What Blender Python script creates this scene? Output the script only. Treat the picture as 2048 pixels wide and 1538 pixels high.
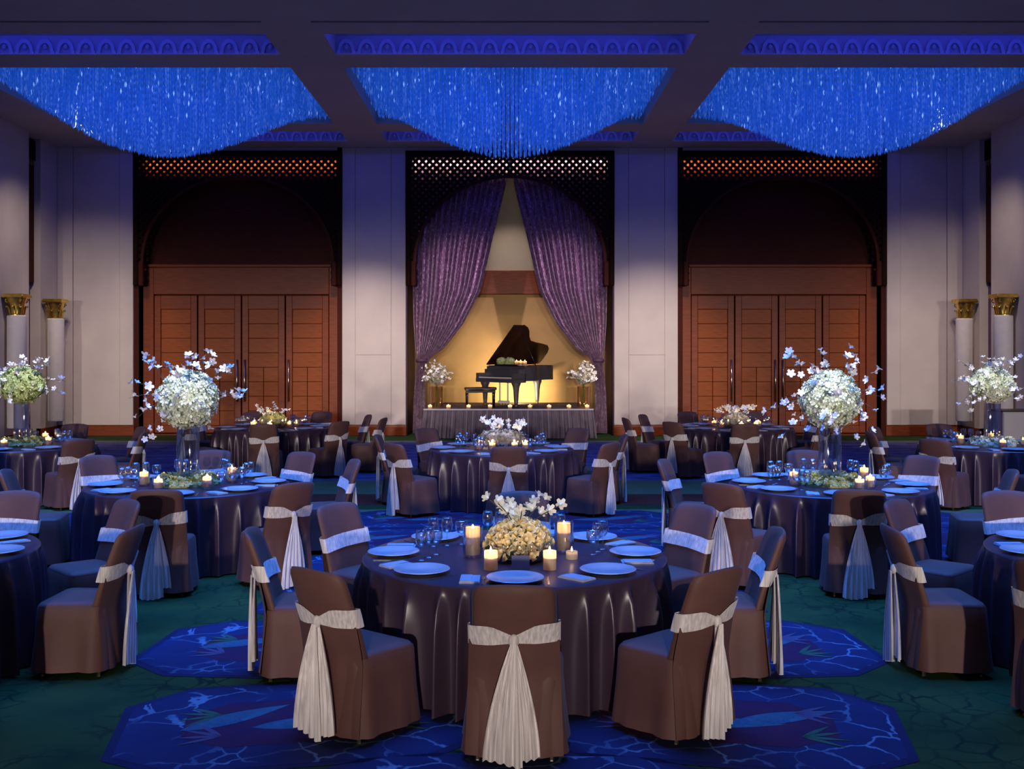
import bpy, math, random
from math import sin, cos, pi, radians as R
from mathutils import Vector, Matrix

# ------------------------------------------------------------------ scene, camera, light
SC = bpy.context.scene
COL = SC.collection
for _o in list(bpy.data.objects):
    bpy.data.objects.remove(_o)

FPX, CAMZ = 2100.0, 2.1
cam_d = bpy.data.cameras.new('camera')
cam = bpy.data.objects.new('camera', cam_d)
COL.objects.link(cam)
cam.location = (0, 0, CAMZ)
cam.rotation_euler = (R(90), 0, 0)
cam_d.sensor_width = 36.0
cam_d.lens = FPX / 2048 * 36.0
cam_d.shift_x = 4 / 2048
cam_d.shift_y = -67 / 2048
cam_d.clip_end = 200
SC.camera = cam
SC.view_settings.view_transform = 'Standard'
SC.view_settings.look = 'None'
SC.view_settings.exposure = 0.0
SC.view_settings.gamma = 1.0
SC.view_settings.use_curve_mapping = False

W = bpy.data.worlds.new('world')
SC.world = W
W.use_nodes = True
W.node_tree.nodes['Background'].inputs[0].default_value = (0.02, 0.025, 0.06, 1)
W.node_tree.nodes['Background'].inputs[1].default_value = 0.15
try:
    SC.cycles.use_light_tree = True
    SC.cycles.sample_clamp_indirect = 3.0
    SC.cycles.max_bounces = 8
    SC.cycles.transparent_max_bounces = 24
    SC.cycles.caustics_reflective = False
    SC.cycles.caustics_refractive = False
except Exception:
    pass


def lamp(name, kind, loc, energy, color, aim=None, parent=None, **kw):
    d = bpy.data.lights.new(name, kind)
    d.energy = energy
    d.color = color
    for k, v in kw.items():
        setattr(d, k, v)
    o = bpy.data.objects.new(name, d)
    COL.objects.link(o)
    o.location = loc
    if aim is not None:
        v = Vector(aim) - Vector(loc)
        o.rotation_euler = v.to_track_quat('-Z', 'Y').to_euler()
    if parent is not None:
        o.parent = parent
    return o


BLUE = (0.05, 0.22, 1.0)
WARM = (1.0, 0.78, 0.58)
NEUT = (1.0, 0.86, 0.78)
# stage-style wash from the far end of the ballroom, behind the camera
for sx in (-10.2, -6.8, -3.4, 0.0, 3.4, 6.8, 10.2):
    lamp('wash_light', 'SPOT', (sx, -19.0, 3.3), 12500, NEUT, aim=(sx * 0.95, 22.0, 0.55),
         spot_size=R(14.5), spot_blend=1.0, shadow_soft_size=0.25)
# warm fill points added behind the camera for dim ambient light
for sx in (-5.0, 5.0):
    lamp('house_light', 'POINT', (sx, -8.0, 6.2), 170, (1.0, 0.72, 0.60), shadow_soft_size=0.5)
# blue area lights added under the flat ceiling to light the near tables
for sx in (-6.86, 0.0, 6.86):
    lamp('blue_coffer_light', 'AREA', (sx, 10.0, 7.08), 560, BLUE, aim=(sx, 10.0, 0),
         shape='RECTANGLE', size=5.6, size_y=7.0, spread=R(80))
# blue spots added below the ceiling beams to light the far tables
for sx in (-3.43, 3.43):
    for sy in (15.3, 20.5):
        lamp('blue_downlight', 'SPOT', (sx, sy, 7.1), 430, BLUE, aim=(sx, sy, 0),
             spot_size=R(100), spot_blend=0.9, shadow_soft_size=0.12)

# ------------------------------------------------------------------ materials
MATS = {}


def nodes_of(m):
    m.use_nodes = True
    return m.node_tree.nodes, m.node_tree.links


def mat(name, color, rough=0.6, metal=0.0, spec=0.5, var=0.0, vscale=8.0, bump=0.0, bscale=60.0, sheen=0.0,
        emit=None, estr=0.0, coat=0.0, color2=None, stretch=None, subsurf=0.0):
    m = bpy.data.materials.new(name)
    n, l = nodes_of(m)
    b = n['Principled BSDF']
    b.inputs['Base Color'].default_value = (*color, 1)
    b.inputs['Roughness'].default_value = rough
    b.inputs['Metallic'].default_value = metal
    b.inputs['Specular IOR Level'].default_value = spec
    b.inputs['Coat Weight'].default_value = coat
    if sheen:
        b.inputs['Sheen Weight'].default_value = sheen
        b.inputs['Sheen Roughness'].default_value = 0.4
    if emit:
        b.inputs['Emission Color'].default_value = (*emit, 1)
        b.inputs['Emission Strength'].default_value = estr
    tc = n.new('ShaderNodeTexCoord')
    src = tc.outputs['Object']
    if stretch:
        mp = n.new('ShaderNodeMapping')
        mp.inputs['Scale'].default_value = stretch
        l.new(src, mp.inputs['Vector'])
        src = mp.outputs['Vector']
    if var or color2:
        tx = n.new('ShaderNodeTexNoise')
        tx.inputs['Scale'].default_value = vscale
        tx.inputs['Detail'].default_value = 4
        l.new(src, tx.inputs['Vector'])
        r = n.new('ShaderNodeValToRGB')
        c2 = color2 or tuple(max(0, c * (1 - var)) for c in color)
        c1 = color if color2 else tuple(min(1, c * (1 + var)) for c in color)
        r.color_ramp.elements[0].position = 0.32
        r.color_ramp.elements[1].position = 0.68
        r.color_ramp.elements[0].color = (*c2, 1)
        r.color_ramp.elements[1].color = (*c1, 1)
        l.new(tx.outputs['Fac'], r.inputs['Fac'])
        l.new(r.outputs['Color'], b.inputs['Base Color'])
    if bump:
        t2 = n.new('ShaderNodeTexNoise')
        t2.inputs['Scale'].default_value = bscale
        t2.inputs['Detail'].default_value = 3
        l.new(src, t2.inputs['Vector'])
        bp = n.new('ShaderNodeBump')
        bp.inputs['Strength'].default_value = bump
        bp.inputs['Distance'].default_value = 0.01
        l.new(t2.outputs['Fac'], bp.inputs['Height'])
        l.new(bp.outputs['Normal'], b.inputs['Normal'])
    MATS[name] = m
    return m


mat('plaster', (0.62, 0.55, 0.52), 0.75, var=0.05, vscale=1.5, bump=0.08, bscale=90)
mat('plaster_white', (0.86, 0.82, 0.80), 0.6, var=0.03)
mat('ceiling_paint', (0.50, 0.45, 0.46), 0.8, var=0.05, vscale=1.0)
mat('cove_paint', (0.55, 0.55, 0.60), 0.7, var=0.05)
mat('wood', (0.20, 0.036, 0.006), 0.45, spec=.3, var=0.22, vscale=3.0, stretch=(1, 1, 12), bump=0.05, bscale=30)
mat('wood_lines', (0.27, 0.060, 0.008), 0.5, spec=.25, var=0.2, vscale=4.0, stretch=(1, 1, 12))
mat('wood_dark', (0.055, 0.007, 0.002), 0.6, spec=.15, var=0.25, vscale=4.0, stretch=(1, 1, 8))
mat('wood_screen', (0.018, 0.006, 0.003), 0.7, spec=.08, var=0.2, vscale=5.0)
mat('chrome', (0.6, 0.58, 0.55), 0.22, metal=1.0)
mat('gold', (0.85, 0.58, 0.12), 0.3, metal=0.9, var=0.2, vscale=12)
mat('chair_cover', (0.118, 0.055, 0.046), 0.6, spec=.3, var=0.12, vscale=5, bump=0.12, bscale=9, sheen=0.04)
mat('satin', (0.048, 0.028, 0.046), 0.32, spec=.45, var=0.1, vscale=4)
mat('chair_leg_metal', (0.08, 0.07, 0.06), 0.4, metal=0.6)
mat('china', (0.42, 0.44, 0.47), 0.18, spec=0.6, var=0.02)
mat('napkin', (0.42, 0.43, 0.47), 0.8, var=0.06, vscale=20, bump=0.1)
mat('steel', (0.75, 0.74, 0.72), 0.18, metal=1.0)
mat('black_lacquer', (0.012, 0.011, 0.013), 0.18, spec=0.6, coat=0.5, var=0.1)
mat('piano_side', (0.075, 0.073, 0.080), 0.3, spec=0.6, var=0.1)  # grey carries the front light on the black piano case
mat('piano_lid_wood', (0.035, 0.014, 0.008), 0.25, var=0.3, vscale=3)
mat('ivory', (0.75, 0.72, 0.66), 0.3, var=0.02)
mat('gold_plate', (0.42, 0.26, 0.06), 0.4, metal=0.8, var=0.2)
mat('stage_carpet', (0.10, 0.065, 0.08), 0.9, var=0.15, vscale=40, bump=0.2, bscale=200)
mat('stage_skirt', (0.15, 0.115, 0.14), 0.5, var=0.15, vscale=6, sheen=0.3)
mat('stage_trim', (0.5, 0.45, 0.5), 0.4, var=0.05)
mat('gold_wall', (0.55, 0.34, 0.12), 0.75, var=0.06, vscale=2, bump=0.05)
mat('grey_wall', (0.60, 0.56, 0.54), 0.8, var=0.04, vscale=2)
mat('stem', (0.06, 0.045, 0.025), 0.7, var=0.3)
mat('leaf', (0.12, 0.20, 0.05), 0.6, var=0.4, vscale=30)
mat('floret_white', (0.80, 0.82, 0.66), 0.7, color2=(0.52, 0.60, 0.34), vscale=14)
mat('floret_green', (0.66, 0.72, 0.36), 0.7, color2=(0.30, 0.40, 0.10), vscale=16)
mat('floret_yellow', (0.72, 0.66, 0.25), 0.7, color2=(0.30, 0.34, 0.07), vscale=18)
mat('floret_mixed', (0.72, 0.66, 0.58), 0.7, color2=(0.20, 0.20, 0.08), vscale=14)
mat('petal_white', (0.88, 0.87, 0.84), 0.6, var=0.05, vscale=30)
mat('rose_cream', (0.86, 0.70, 0.36), 0.6, color2=(0.72, 0.52, 0.18), vscale=22)
mat('orchid', (0.82, 0.84, 0.80), 0.55, color2=(0.70, 0.76, 0.62), vscale=20)
mat('card', (0.10, 0.10, 0.16), 0.6, var=0.1)
mat('cabinet_grey', (0.50, 0.50, 0.54), 0.5, var=0.03)
mat('wick', (0.03, 0.02, 0.015), 0.9)
mat('drape_dark', (0.10, 0.045, 0.09), 0.6, var=0.2, vscale=6)


def m_flame():
    m = bpy.data.materials.new('flame')
    n, l = nodes_of(m)
    b = n['Principled BSDF']
    n.remove(b)
    e = n.new('ShaderNodeEmission')
    e.inputs[0].default_value = (1.0, 0.62, 0.22, 1)
    e.inputs[1].default_value = 26
    l.new(e.outputs[0], n['Material Output'].inputs[0])
    m.cycles.emission_sampling = 'NONE'
    MATS['flame'] = m


def m_wax():
    m = bpy.data.materials.new('wax')
    n, l = nodes_of(m)
    b = n['Principled BSDF']
    b.inputs['Base Color'].default_value = (0.85, 0.72, 0.52, 1)
    b.inputs['Roughness'].default_value = 0.5
    tr = n.new('ShaderNodeBsdfTranslucent')
    tx = n.new('ShaderNodeTexNoise')
    tx.inputs['Scale'].default_value = 25
    rp = n.new('ShaderNodeValToRGB')
    rp.color_ramp.elements[0].color = (0.95, 0.60, 0.28, 1)
    rp.color_ramp.elements[1].color = (1.0, 0.72, 0.42, 1)
    l.new(tx.outputs['Fac'], rp.inputs['Fac'])
    l.new(rp.outputs['Color'], tr.inputs['Color'])
    mx = n.new('ShaderNodeMixShader')
    mx.inputs[0].default_value = 0.55
    l.new(b.outputs[0], mx.inputs[1])
    l.new(tr.outputs[0], mx.inputs[2])
    l.new(mx.outputs[0], n['Material Output'].inputs[0])
    MATS['wax'] = m


def m_glass(name, tint, gloss=0.9, rough=0.03, base=0.06):
    """thin clear glass: see-through with a Fresnel reflection"""
    m = bpy.data.materials.new(name)
    n, l = nodes_of(m)
    n.remove(n['Principled BSDF'])
    t = n.new('ShaderNodeBsdfTransparent')
    t.inputs[0].default_value = (*tint, 1)
    g = n.new('ShaderNodeBsdfGlossy')
    g.inputs['Color'].default_value = (gloss, gloss, gloss, 1)
    g.inputs['Roughness'].default_value = rough
    lw = n.new('ShaderNodeLayerWeight')
    lw.inputs['Blend'].default_value = 0.35
    ma = n.new('ShaderNodeMath')
    ma.operation = 'MULTIPLY_ADD'
    ma.inputs[1].default_value = 0.6
    ma.inputs[2].default_value = base
    ma.use_clamp = True
    l.new(lw.outputs['Facing'], ma.inputs[0])
    mx = n.new('ShaderNodeMixShader')
    l.new(ma.outputs[0], mx.inputs[0])
    l.new(t.outputs[0], mx.inputs[1])
    l.new(g.outputs[0], mx.inputs[2])
    l.new(mx.outputs[0], n['Material Output'].inputs[0])
    MATS[name] = m


def m_sash():
    m = bpy.data.materials.new('organza')
    n, l = nodes_of(m)
    b = n['Principled BSDF']
    b.inputs['Base Color'].default_value = (0.74, 0.70, 0.68, 1)
    b.inputs['Roughness'].default_value = 0.6
    b.inputs['Sheen Weight'].default_value = 0.3
    tc = n.new('ShaderNodeTexCoord')
    mp = n.new('ShaderNodeMapping')
    mp.inputs['Scale'].default_value = (70, 70, 3)
    tx = n.new('ShaderNodeTexNoise')
    tx.inputs['Scale'].default_value = 1.0
    tx.inputs['Detail'].default_value = 4
    l.new(tc.outputs['Object'], mp.inputs['Vector'])
    l.new(mp.outputs['Vector'], tx.inputs['Vector'])
    rp = n.new('ShaderNodeValToRGB')
    rp.color_ramp.elements[0].position = 0.3
    rp.color_ramp.elements[0].color = (0.62, 0.58, 0.57, 1)
    rp.color_ramp.elements[1].position = 0.65
    rp.color_ramp.elements[1].color = (0.84, 0.80, 0.78, 1)
    l.new(tx.outputs['Fac'], rp.inputs['Fac'])
    l.new(rp.outputs['Color'], b.inputs['Base Color'])
    ma = n.new('ShaderNodeMapRange')
    ma.inputs[1].default_value = 0.3
    ma.inputs[2].default_value = 0.7
    ma.inputs[3].default_value = 0.78
    ma.inputs[4].default_value = 1.0
    l.new(tx.outputs['Fac'], ma.inputs[0])
    l.new(ma.outputs[0], b.inputs['Alpha'])
    MATS['organza'] = m


def m_crystal():
    """glowing glass beads lit by the chandelier's own blue lamps"""
    m = bpy.data.materials.new('crystal_beads')
    n, l = nodes_of(m)
    b = n['Principled BSDF']
    b.inputs['Base Color'].default_value = (0.25, 0.4, 0.8, 1)
    b.inputs['Roughness'].default_value = 0.15
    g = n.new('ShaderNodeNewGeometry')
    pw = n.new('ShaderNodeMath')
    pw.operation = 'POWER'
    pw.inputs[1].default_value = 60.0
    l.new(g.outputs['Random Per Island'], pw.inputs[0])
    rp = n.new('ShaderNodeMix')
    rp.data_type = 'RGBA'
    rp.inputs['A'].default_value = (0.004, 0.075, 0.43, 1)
    rp.inputs['B'].default_value = (0.28, 0.52, 1.0, 1)  # few bright beads: sparkle put into the emission colour
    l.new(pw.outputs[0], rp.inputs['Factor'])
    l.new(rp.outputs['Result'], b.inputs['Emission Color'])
    # glow varies strand to strand: light streaks put into the emission
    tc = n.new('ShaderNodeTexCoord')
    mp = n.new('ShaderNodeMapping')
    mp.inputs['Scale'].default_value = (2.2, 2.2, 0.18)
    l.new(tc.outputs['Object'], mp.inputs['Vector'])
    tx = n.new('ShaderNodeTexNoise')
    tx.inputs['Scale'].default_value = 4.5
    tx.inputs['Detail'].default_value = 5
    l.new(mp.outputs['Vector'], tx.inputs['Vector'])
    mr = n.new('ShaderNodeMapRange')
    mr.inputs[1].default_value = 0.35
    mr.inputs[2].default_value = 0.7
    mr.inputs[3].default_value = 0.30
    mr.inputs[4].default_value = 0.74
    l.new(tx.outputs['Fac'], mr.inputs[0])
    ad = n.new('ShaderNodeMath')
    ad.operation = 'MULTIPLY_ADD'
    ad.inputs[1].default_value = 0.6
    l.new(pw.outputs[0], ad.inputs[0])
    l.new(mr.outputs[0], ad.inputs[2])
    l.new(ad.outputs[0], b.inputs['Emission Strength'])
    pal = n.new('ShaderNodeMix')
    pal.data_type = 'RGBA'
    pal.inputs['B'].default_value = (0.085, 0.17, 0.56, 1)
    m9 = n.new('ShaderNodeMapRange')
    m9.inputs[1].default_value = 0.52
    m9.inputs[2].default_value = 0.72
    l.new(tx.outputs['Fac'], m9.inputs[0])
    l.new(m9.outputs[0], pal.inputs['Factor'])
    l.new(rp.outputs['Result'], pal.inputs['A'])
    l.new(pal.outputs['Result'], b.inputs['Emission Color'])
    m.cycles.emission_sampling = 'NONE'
    MATS['crystal_beads'] = m


def m_sequin():
    m = bpy.data.materials.new('sequin_purple')
    n, l = nodes_of(m)
    b = n['Principled BSDF']
    b.inputs['Roughness'].default_value = 0.45
    b.inputs['Sheen Weight'].default_value = 0.3
    tc = n.new('ShaderNodeTexCoord')
    mp = n.new('ShaderNodeMapping')
    mp.inputs['Scale'].default_value = (1, 1, 0.6)
    v = n.new('ShaderNodeTexVoronoi')
    v.inputs['Scale'].default_value = 34
    l.new(tc.outputs['Object'], mp.inputs['Vector'])
    l.new(mp.outputs['Vector'], v.inputs['Vector'])
    sp = n.new('ShaderNodeSeparateColor')
    l.new(v.outputs['Color'], sp.inputs[0])
    rp = n.new('ShaderNodeValToRGB')
    e = rp.color_ramp.elements
    e[0].color = (0.14, 0.045, 0.12, 1)
    e[1].color = (0.70, 0.46, 0.66, 1)
    e[1].position = 1.0
    e2 = e.new(0.7)
    e2.color = (0.34, 0.14, 0.29, 1)
    l.new(sp.outputs[0], rp.inputs['Fac'])
    l.new(rp.outputs['Color'], b.inputs['Base Color'])
    bp = n.new('ShaderNodeBump')
    bp.inputs['Strength'].default_value = 0.5
    bp.inputs['Distance'].default_value = 0.01
    l.new(v.outputs['Distance'], bp.inputs['Height'])
    l.new(bp.outputs['Normal'], b.inputs['Normal'])
    MATS['sequin_purple'] = m


def m_carpet(name, base, base2, vein=None, vscale=2.2, nscale=3.0, vein_w=0.03, distort=0.6, stretch=(1, 1, 1)):
    m = bpy.data.materials.new(name)
    n, l = nodes_of(m)
    b = n['Principled BSDF']
    b.inputs['Roughness'].default_value = 0.92
    b.inputs['Specular IOR Level'].default_value = 0.15
    tc = n.new('ShaderNodeTexCoord')
    mp = n.new('ShaderNodeMapping')
    mp.inputs['Scale'].default_value = stretch
    l.new(tc.outputs['Object'], mp.inputs['Vector'])
    tx = n.new('ShaderNodeTexNoise')
    tx.inputs['Scale'].default_value = nscale
    tx.inputs['Detail'].default_value = 5
    l.new(mp.outputs['Vector'], tx.inputs['Vector'])
    rp = n.new('ShaderNodeValToRGB')
    rp.color_ramp.elements[0].position = 0.3
    rp.color_ramp.elements[1].position = 0.7
    rp.color_ramp.elements[0].color = (*base, 1)
    rp.color_ramp.elements[1].color = (*base2, 1)
    l.new(tx.outputs['Fac'], rp.inputs['Fac'])
    out = rp.outputs['Color']
    if vein:
        ad = n.new('ShaderNodeMix')
        ad.data_type = 'RGBA'
        ad.blend_type = 'LINEAR_LIGHT'
        ad.inputs['Factor'].default_value = 0.16 * distort
        l.new(mp.outputs['Vector'], ad.inputs['A'])
        l.new(tx.outputs['Color'], ad.inputs['B'])
        vo = n.new('ShaderNodeTexVoronoi')
        vo.feature = 'DISTANCE_TO_EDGE'
        vo.inputs['Scale'].default_value = vscale
        l.new(ad.outputs['Result'], vo.inputs['Vector'])
        mr = n.new('ShaderNodeMapRange')
        mr.inputs[1].default_value = vein_w * 0.4
        mr.inputs[2].default_value = vein_w
        mr.inputs[3].default_value = 1.0
        mr.inputs[4].default_value = 0.0
        l.new(vo.outputs['Distance'], mr.inputs[0])
        t3 = n.new('ShaderNodeTexNoise')
        t3.inputs['Scale'].default_value = 1.7
        l.new(mp.outputs['Vector'], t3.inputs['Vector'])
        m3 = n.new('ShaderNodeMapRange')
        m3.inputs[1].default_value = 0.42
        m3.inputs[2].default_value = 0.6
        l.new(t3.outputs['Fac'], m3.inputs[0])
        mu = n.new('ShaderNodeMath')
        mu.operation = 'MULTIPLY'
        l.new(mr.outputs[0], mu.inputs[0])
        l.new(m3.outputs[0], mu.inputs[1])
        mx = n.new('ShaderNodeMix')
        mx.data_type = 'RGBA'
        l.new(mu.outputs[0], mx.inputs['Factor'])
        l.new(out, mx.inputs['A'])
        mx.inputs['B'].default_value = (*vein, 1)
        out = mx.outputs['Result']
    l.new(out, b.inputs['Base Color'])
    t4 = n.new('ShaderNodeTexNoise')
    t4.inputs['Scale'].default_value = 240
    l.new(tc.outputs['Object'], t4.inputs['Vector'])
    bp = n.new('ShaderNodeBump')
    bp.inputs['Strength'].default_value = 0.35
    bp.inputs['Distance'].default_value = 0.004
    l.new(t4.outputs['Fac'], bp.inputs['Height'])
    l.new(bp.outputs['Normal'], b.inputs['Normal'])
    MATS[name] = m


m_flame(); m_wax(); m_sash(); m_crystal(); m_sequin()
m_glass('glass', (0.93, 0.94, 0.97), base=0.12)
m_glass('glass_vase', (0.90, 0.91, 0.95), base=0.10)
m_glass('glass_amber', (0.97, 0.88, 0.74), base=0.08)
m_carpet('carpet_green', (0.010, 0.040, 0.012), (0.032, 0.066, 0.016), (0.005, 0.020, 0.008), 5.0, 2.0, 0.06, 1.2)
m_carpet('carpet_blue', (0.013, 0.018, 0.065), (0.020, 0.026, 0.09), (0.11, 0.18, 0.28), 3.4, 2.5, 0.035, 1.2)
m_carpet('carpet_navy', (0.012, 0.014, 0.045), (0.022, 0.018, 0.065))
m_carpet('carpet_plum', (0.030, 0.012, 0.045), (0.065, 0.015, 0.045), nscale=4)
m_carpet('carpet_teal', (0.03, 0.08, 0.12), (0.05, 0.12, 0.16), (0.02, 0.05, 0.12), 14, 6, 0.12, 1.0)
m_carpet('carpet_leafgreen', (0.025, 0.08, 0.05), (0.05, 0.11, 0.07), nscale=8)
m_carpet('carpet_lilac', (0.07, 0.06, 0.11), (0.09, 0.06, 0.12), nscale=8)
m_carpet('carpet_streak', (0.05, 0.06, 0.18), (0.16, 0.17, 0.40), (0.03, 0.03, 0.12), 2.5, 2.0, 0.10, 1.5, stretch=(0.5, 1.6, 1))
m_carpet('carpet_olive', (0.10, 0.13, 0.06), (0.15, 0.17, 0.08), nscale=2)
m_carpet('carpet_red', (0.10, 0.018, 0.012), (0.15, 0.03, 0.02), nscale=2)

# ------------------------------------------------------------------ mesh helpers


class MB:
    def __init__(self):
        self.v, self.f = [], []

    def box(self, x0, x1, y0, y1, z0, z1):
        i = len(self.v)
        self.v += [(x0, y0, z0), (x1, y0, z0), (x1, y1, z0), (x0, y1, z0),
                   (x0, y0, z1), (x1, y0, z1), (x1, y1, z1), (x0, y1, z1)]
        for q in ((0, 3, 2, 1), (4, 5, 6, 7), (0, 1, 5, 4), (1, 2, 6, 5), (2, 3, 7, 6), (3, 0, 4, 7)):
            self.f.append(tuple(i + k for k in q))
        return self

    def bbox(self, x0, x1, y0, y1, z0, z1, b=0.01):
        """box with chamfered edges: stacked loops"""
        b = min(b, (x1 - x0) / 3, (y1 - y0) / 3, (z1 - z0) / 3)

        def loop(s, z):
            return [(x0 + s + b, y0 + s, z), (x1 - s - b, y0 + s, z), (x1 - s, y0 + s + b, z), (x1 - s, y1 - s - b, z),
                    (x1 - s - b, y1 - s, z), (x0 + s + b, y1 - s, z), (x0 + s, y1 - s - b, z), (x0 + s, y0 + s + b, z)]
        self.loft([loop(b * .5, z0), loop(0, z0 + b), loop(0, z1 - b), loop(b * .5, z1)], True, True)
        return self

    def loft(self, rings, cap0=False, cap1=False, closed=True):
        i = len(self.v)
        n = len(rings[0])
        for r in rings:
            self.v += [tuple(p) for p in r]
        m = n if closed else n - 1
        for a in range(len(rings) - 1):
            for k in range(m):
                k2 = (k + 1) % n
                self.f.append((i + a * n + k, i + a * n + k2, i + (a + 1) * n + k2, i + (a + 1) * n + k))
        if cap0:
            self.f.append(tuple(i + k for k in reversed(range(n))))
        if cap1:
            b = i + (len(rings) - 1) * n
            self.f.append(tuple(b + k for k in range(n)))
        return self

    def grid(self, fn, nu, nv):
        rings = [[fn(a / nu, b / nv) for a in range(nu + 1)] for b in range(nv + 1)]
        return self.loft(rings, closed=False)

    def lathe(self, prof, seg=20, c=(0, 0, 0), cap0=False, cap1=False, sx=1, sy=1):
        rings = [[(c[0] + r * cos(2 * pi * k / seg) * sx, c[1] + r * sin(2 * pi * k / seg) * sy, c[2] + z) for k in range(seg)]
                 for r, z in prof]
        return self.loft(rings, cap0, cap1)

    def tube(self, path, rad, seg=6, cap=True):
        pts = [Vector(p) for p in path]
        rings = []
        for k, p in enumerate(pts):
            d = (pts[min(k + 1, len(pts) - 1)] - pts[max(k - 1, 0)]).normalized()
            a = d.cross(Vector((0, 0, 1)))
            if a.length < 1e-3:
                a = d.cross(Vector((1, 0, 0)))
            a.normalize()
            b = d.cross(a)
            r = rad[k] if isinstance(rad, (list, tuple)) else rad
            rings.append([p + a * (r * cos(2 * pi * j / seg)) + b * (r * sin(2 * pi * j / seg)) for j in range(seg)])
        return self.loft(rings, cap, cap)

    def prism(self, pts, z0, z1):
        return self.loft([[(x, y, z0) for x, y in pts], [(x, y, z1) for x, y in pts]], True, True)

    def poly(self, pts):
        i = len(self.v)
        self.v += [tuple(p) for p in pts]
        self.f.append(tuple(range(i, i + len(pts))))
        return self

    def add(self, other, M):
        i = len(self.v)
        self.v += [tuple(M @ Vector(p)) for p in other.v]
        self.f += [tuple(i + k for k in f) for f in other.f]
        return self

    def mesh(self, name, material, smooth=False):
        me = bpy.data.meshes.new(name)
        me.from_pydata(self.v, [], self.f)
        me.materials.append(MATS[material])
        if smooth:
            me.shade_smooth() if hasattr(me, 'shade_smooth') else None
            if smooth is not True:
                try:
                    me.set_sharp_from_angle(angle=R(smooth))
                except Exception:
                    pass
        me.update()
        return me

    def build(self, name, material, parent=None, smooth=False, loc=(0, 0, 0), rz=0.0):
        return inst(name, self.mesh(name, material, smooth), parent, loc, rz)


def inst(name, mesh, parent=None, loc=(0, 0, 0), rz=0.0):
    o = bpy.data.objects.new(name, mesh)
    COL.objects.link(o)
    o.location = loc
    o.rotation_euler = (0, 0, rz)
    if parent is not None:
        o.parent = parent
    return o


def tag(o, label=None, cat=None, group=None, kind=None):
    if label:
        o['label'] = label
    if cat:
        o['category'] = cat
    if group:
        o['group'] = group
    if kind:
        o['kind'] = kind
    return o


def empty(name, loc=(0, 0, 0), rz=0.0):
    o = bpy.data.objects.new(name, None)
    COL.objects.link(o)
    o.location = loc
    o.rotation_euler = (0, 0, rz)
    o.empty_display_size = 0.1
    return o


def copy_tree(o, parent=None):
    c = o.copy()
    COL.objects.link(c)
    c.parent = parent
    for ch in o.children:
        copy_tree(ch, c)
    return c


KIDS = {}


def dup(proto, loc, rz, label=None, group=None, first=[None]):
    c = copy_tree(proto)
    c.location = loc
    c.rotation_euler = (0, 0, rz)
    if label:
        c['label'] = label
    if group:
        c['group'] = group
    return c


class Proto:
    """first use places the prototype itself, later uses place copies"""

    def __init__(self, root):
        self.root, self.used = root, False

    def put(self, loc, rz=0.0, label=None, group=None):
        if not self.used:
            self.used = True
            self.src = None
            o = self.root
            self.pending = o
        else:
            o = copy_tree(self.root)
        o.location = loc
        o.rotation_euler = (0, 0, rz)
        if label:
            o['label'] = label
        if group:
            o['group'] = group
        return o


def structure(o):
    o['kind'] = 'structure'
    return o


# ------------------------------------------------------------------ room shell
YB = 26.0            # back wall plane
ZC = 7.14            # ceiling
XS = 11.2            # side walls
Y0 = -22.0           # far end behind the camera
BAY = 2.58           # half width of a bay
BC = 6.74            # side bay centre

MB().box(-13, 13, Y0, 29, -0.2, 0.0).build('floor', 'carpet_green')
structure(bpy.data.objects['floor'])
floor_o = bpy.data.objects['floor']
floor_o['label'] = 'patterned ballroom carpet of green with blue octagon medallions'

# carpet inlays: flat woven pattern, a hair above the ground weave
inlay_z = 0.003


def band(name, x0, x1, y0, y1, material, z=0.002):
    return MB().poly([(x0, y0, z), (x1, y0, z), (x1, y1, z), (x0, y1, z)]).build(name, material, floor_o)


band('carpet_field', -11.1, 11.1, 17.0, 24.3, 'carpet_streak')
band('carpet_border', -11.1, 11.1, 24.3, 24.55, 'carpet_olive')
band('carpet_border', -11.1, 11.1, 13.0, 13.9, 'carpet_olive')
band('carpet_border', -11.1, 11.1, 14.3, 15.4, 'carpet_red')
band('carpet_border', -11.1, 11.1, 15.4, 17.0, 'carpet_olive')


def octo(w, h, c, z):
    return [(-w + c, -h, z), (w - c, -h, z), (w, -h + c * .8, z), (w, h - c * .8, z), (w - c, h, z), (-w + c, h, z), (-w, h - c * .8, z), (-w, -h + c * .8, z)]


me_o1 = MB().poly(octo(1.03, .70, .36, 0.003)).mesh('medallion_border', 'carpet_navy')
me_o2 = MB().poly(octo(.98, .65, .34, 0.004)).mesh('medallion_ring', 'carpet_blue')
me_o3 = MB().poly(octo(.66, .36, .24, 0.005)).mesh('medallion_heart', 'carpet_plum')


def leaf_pts(L, w, z, n=9):
    a = [(-L + 2 * L * k / n, w * sin(pi * (k / n) ** 0.8), z) for k in range(n + 1)]
    b = [(x, -y, z) for x, y, _ in reversed(a[1:-1])]
    return list(reversed(a + b))


lf = MB()
lf.poly(leaf_pts(.34, .085, .006))
me_l1 = lf.mesh('medallion_leaf', 'carpet_teal')
lf2 = MB()
for a in (-.7, -.25, .25, .7):
    M_ = Matrix.Translation((.05, 0, 0)) @ Matrix.Rotation(a, 4, 'Z')
    t = MB().poly(leaf_pts(.13, .018, .006, 5))
    lf2.add(t, M_ @ Matrix.Translation((.12, 0, 0)))
me_l2 = lf2.mesh('medallion_sprig', 'carpet_leafgreen')
me_l3 = lf2.mesh('medallion_sprig_lilac', 'carpet_lilac')


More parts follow.
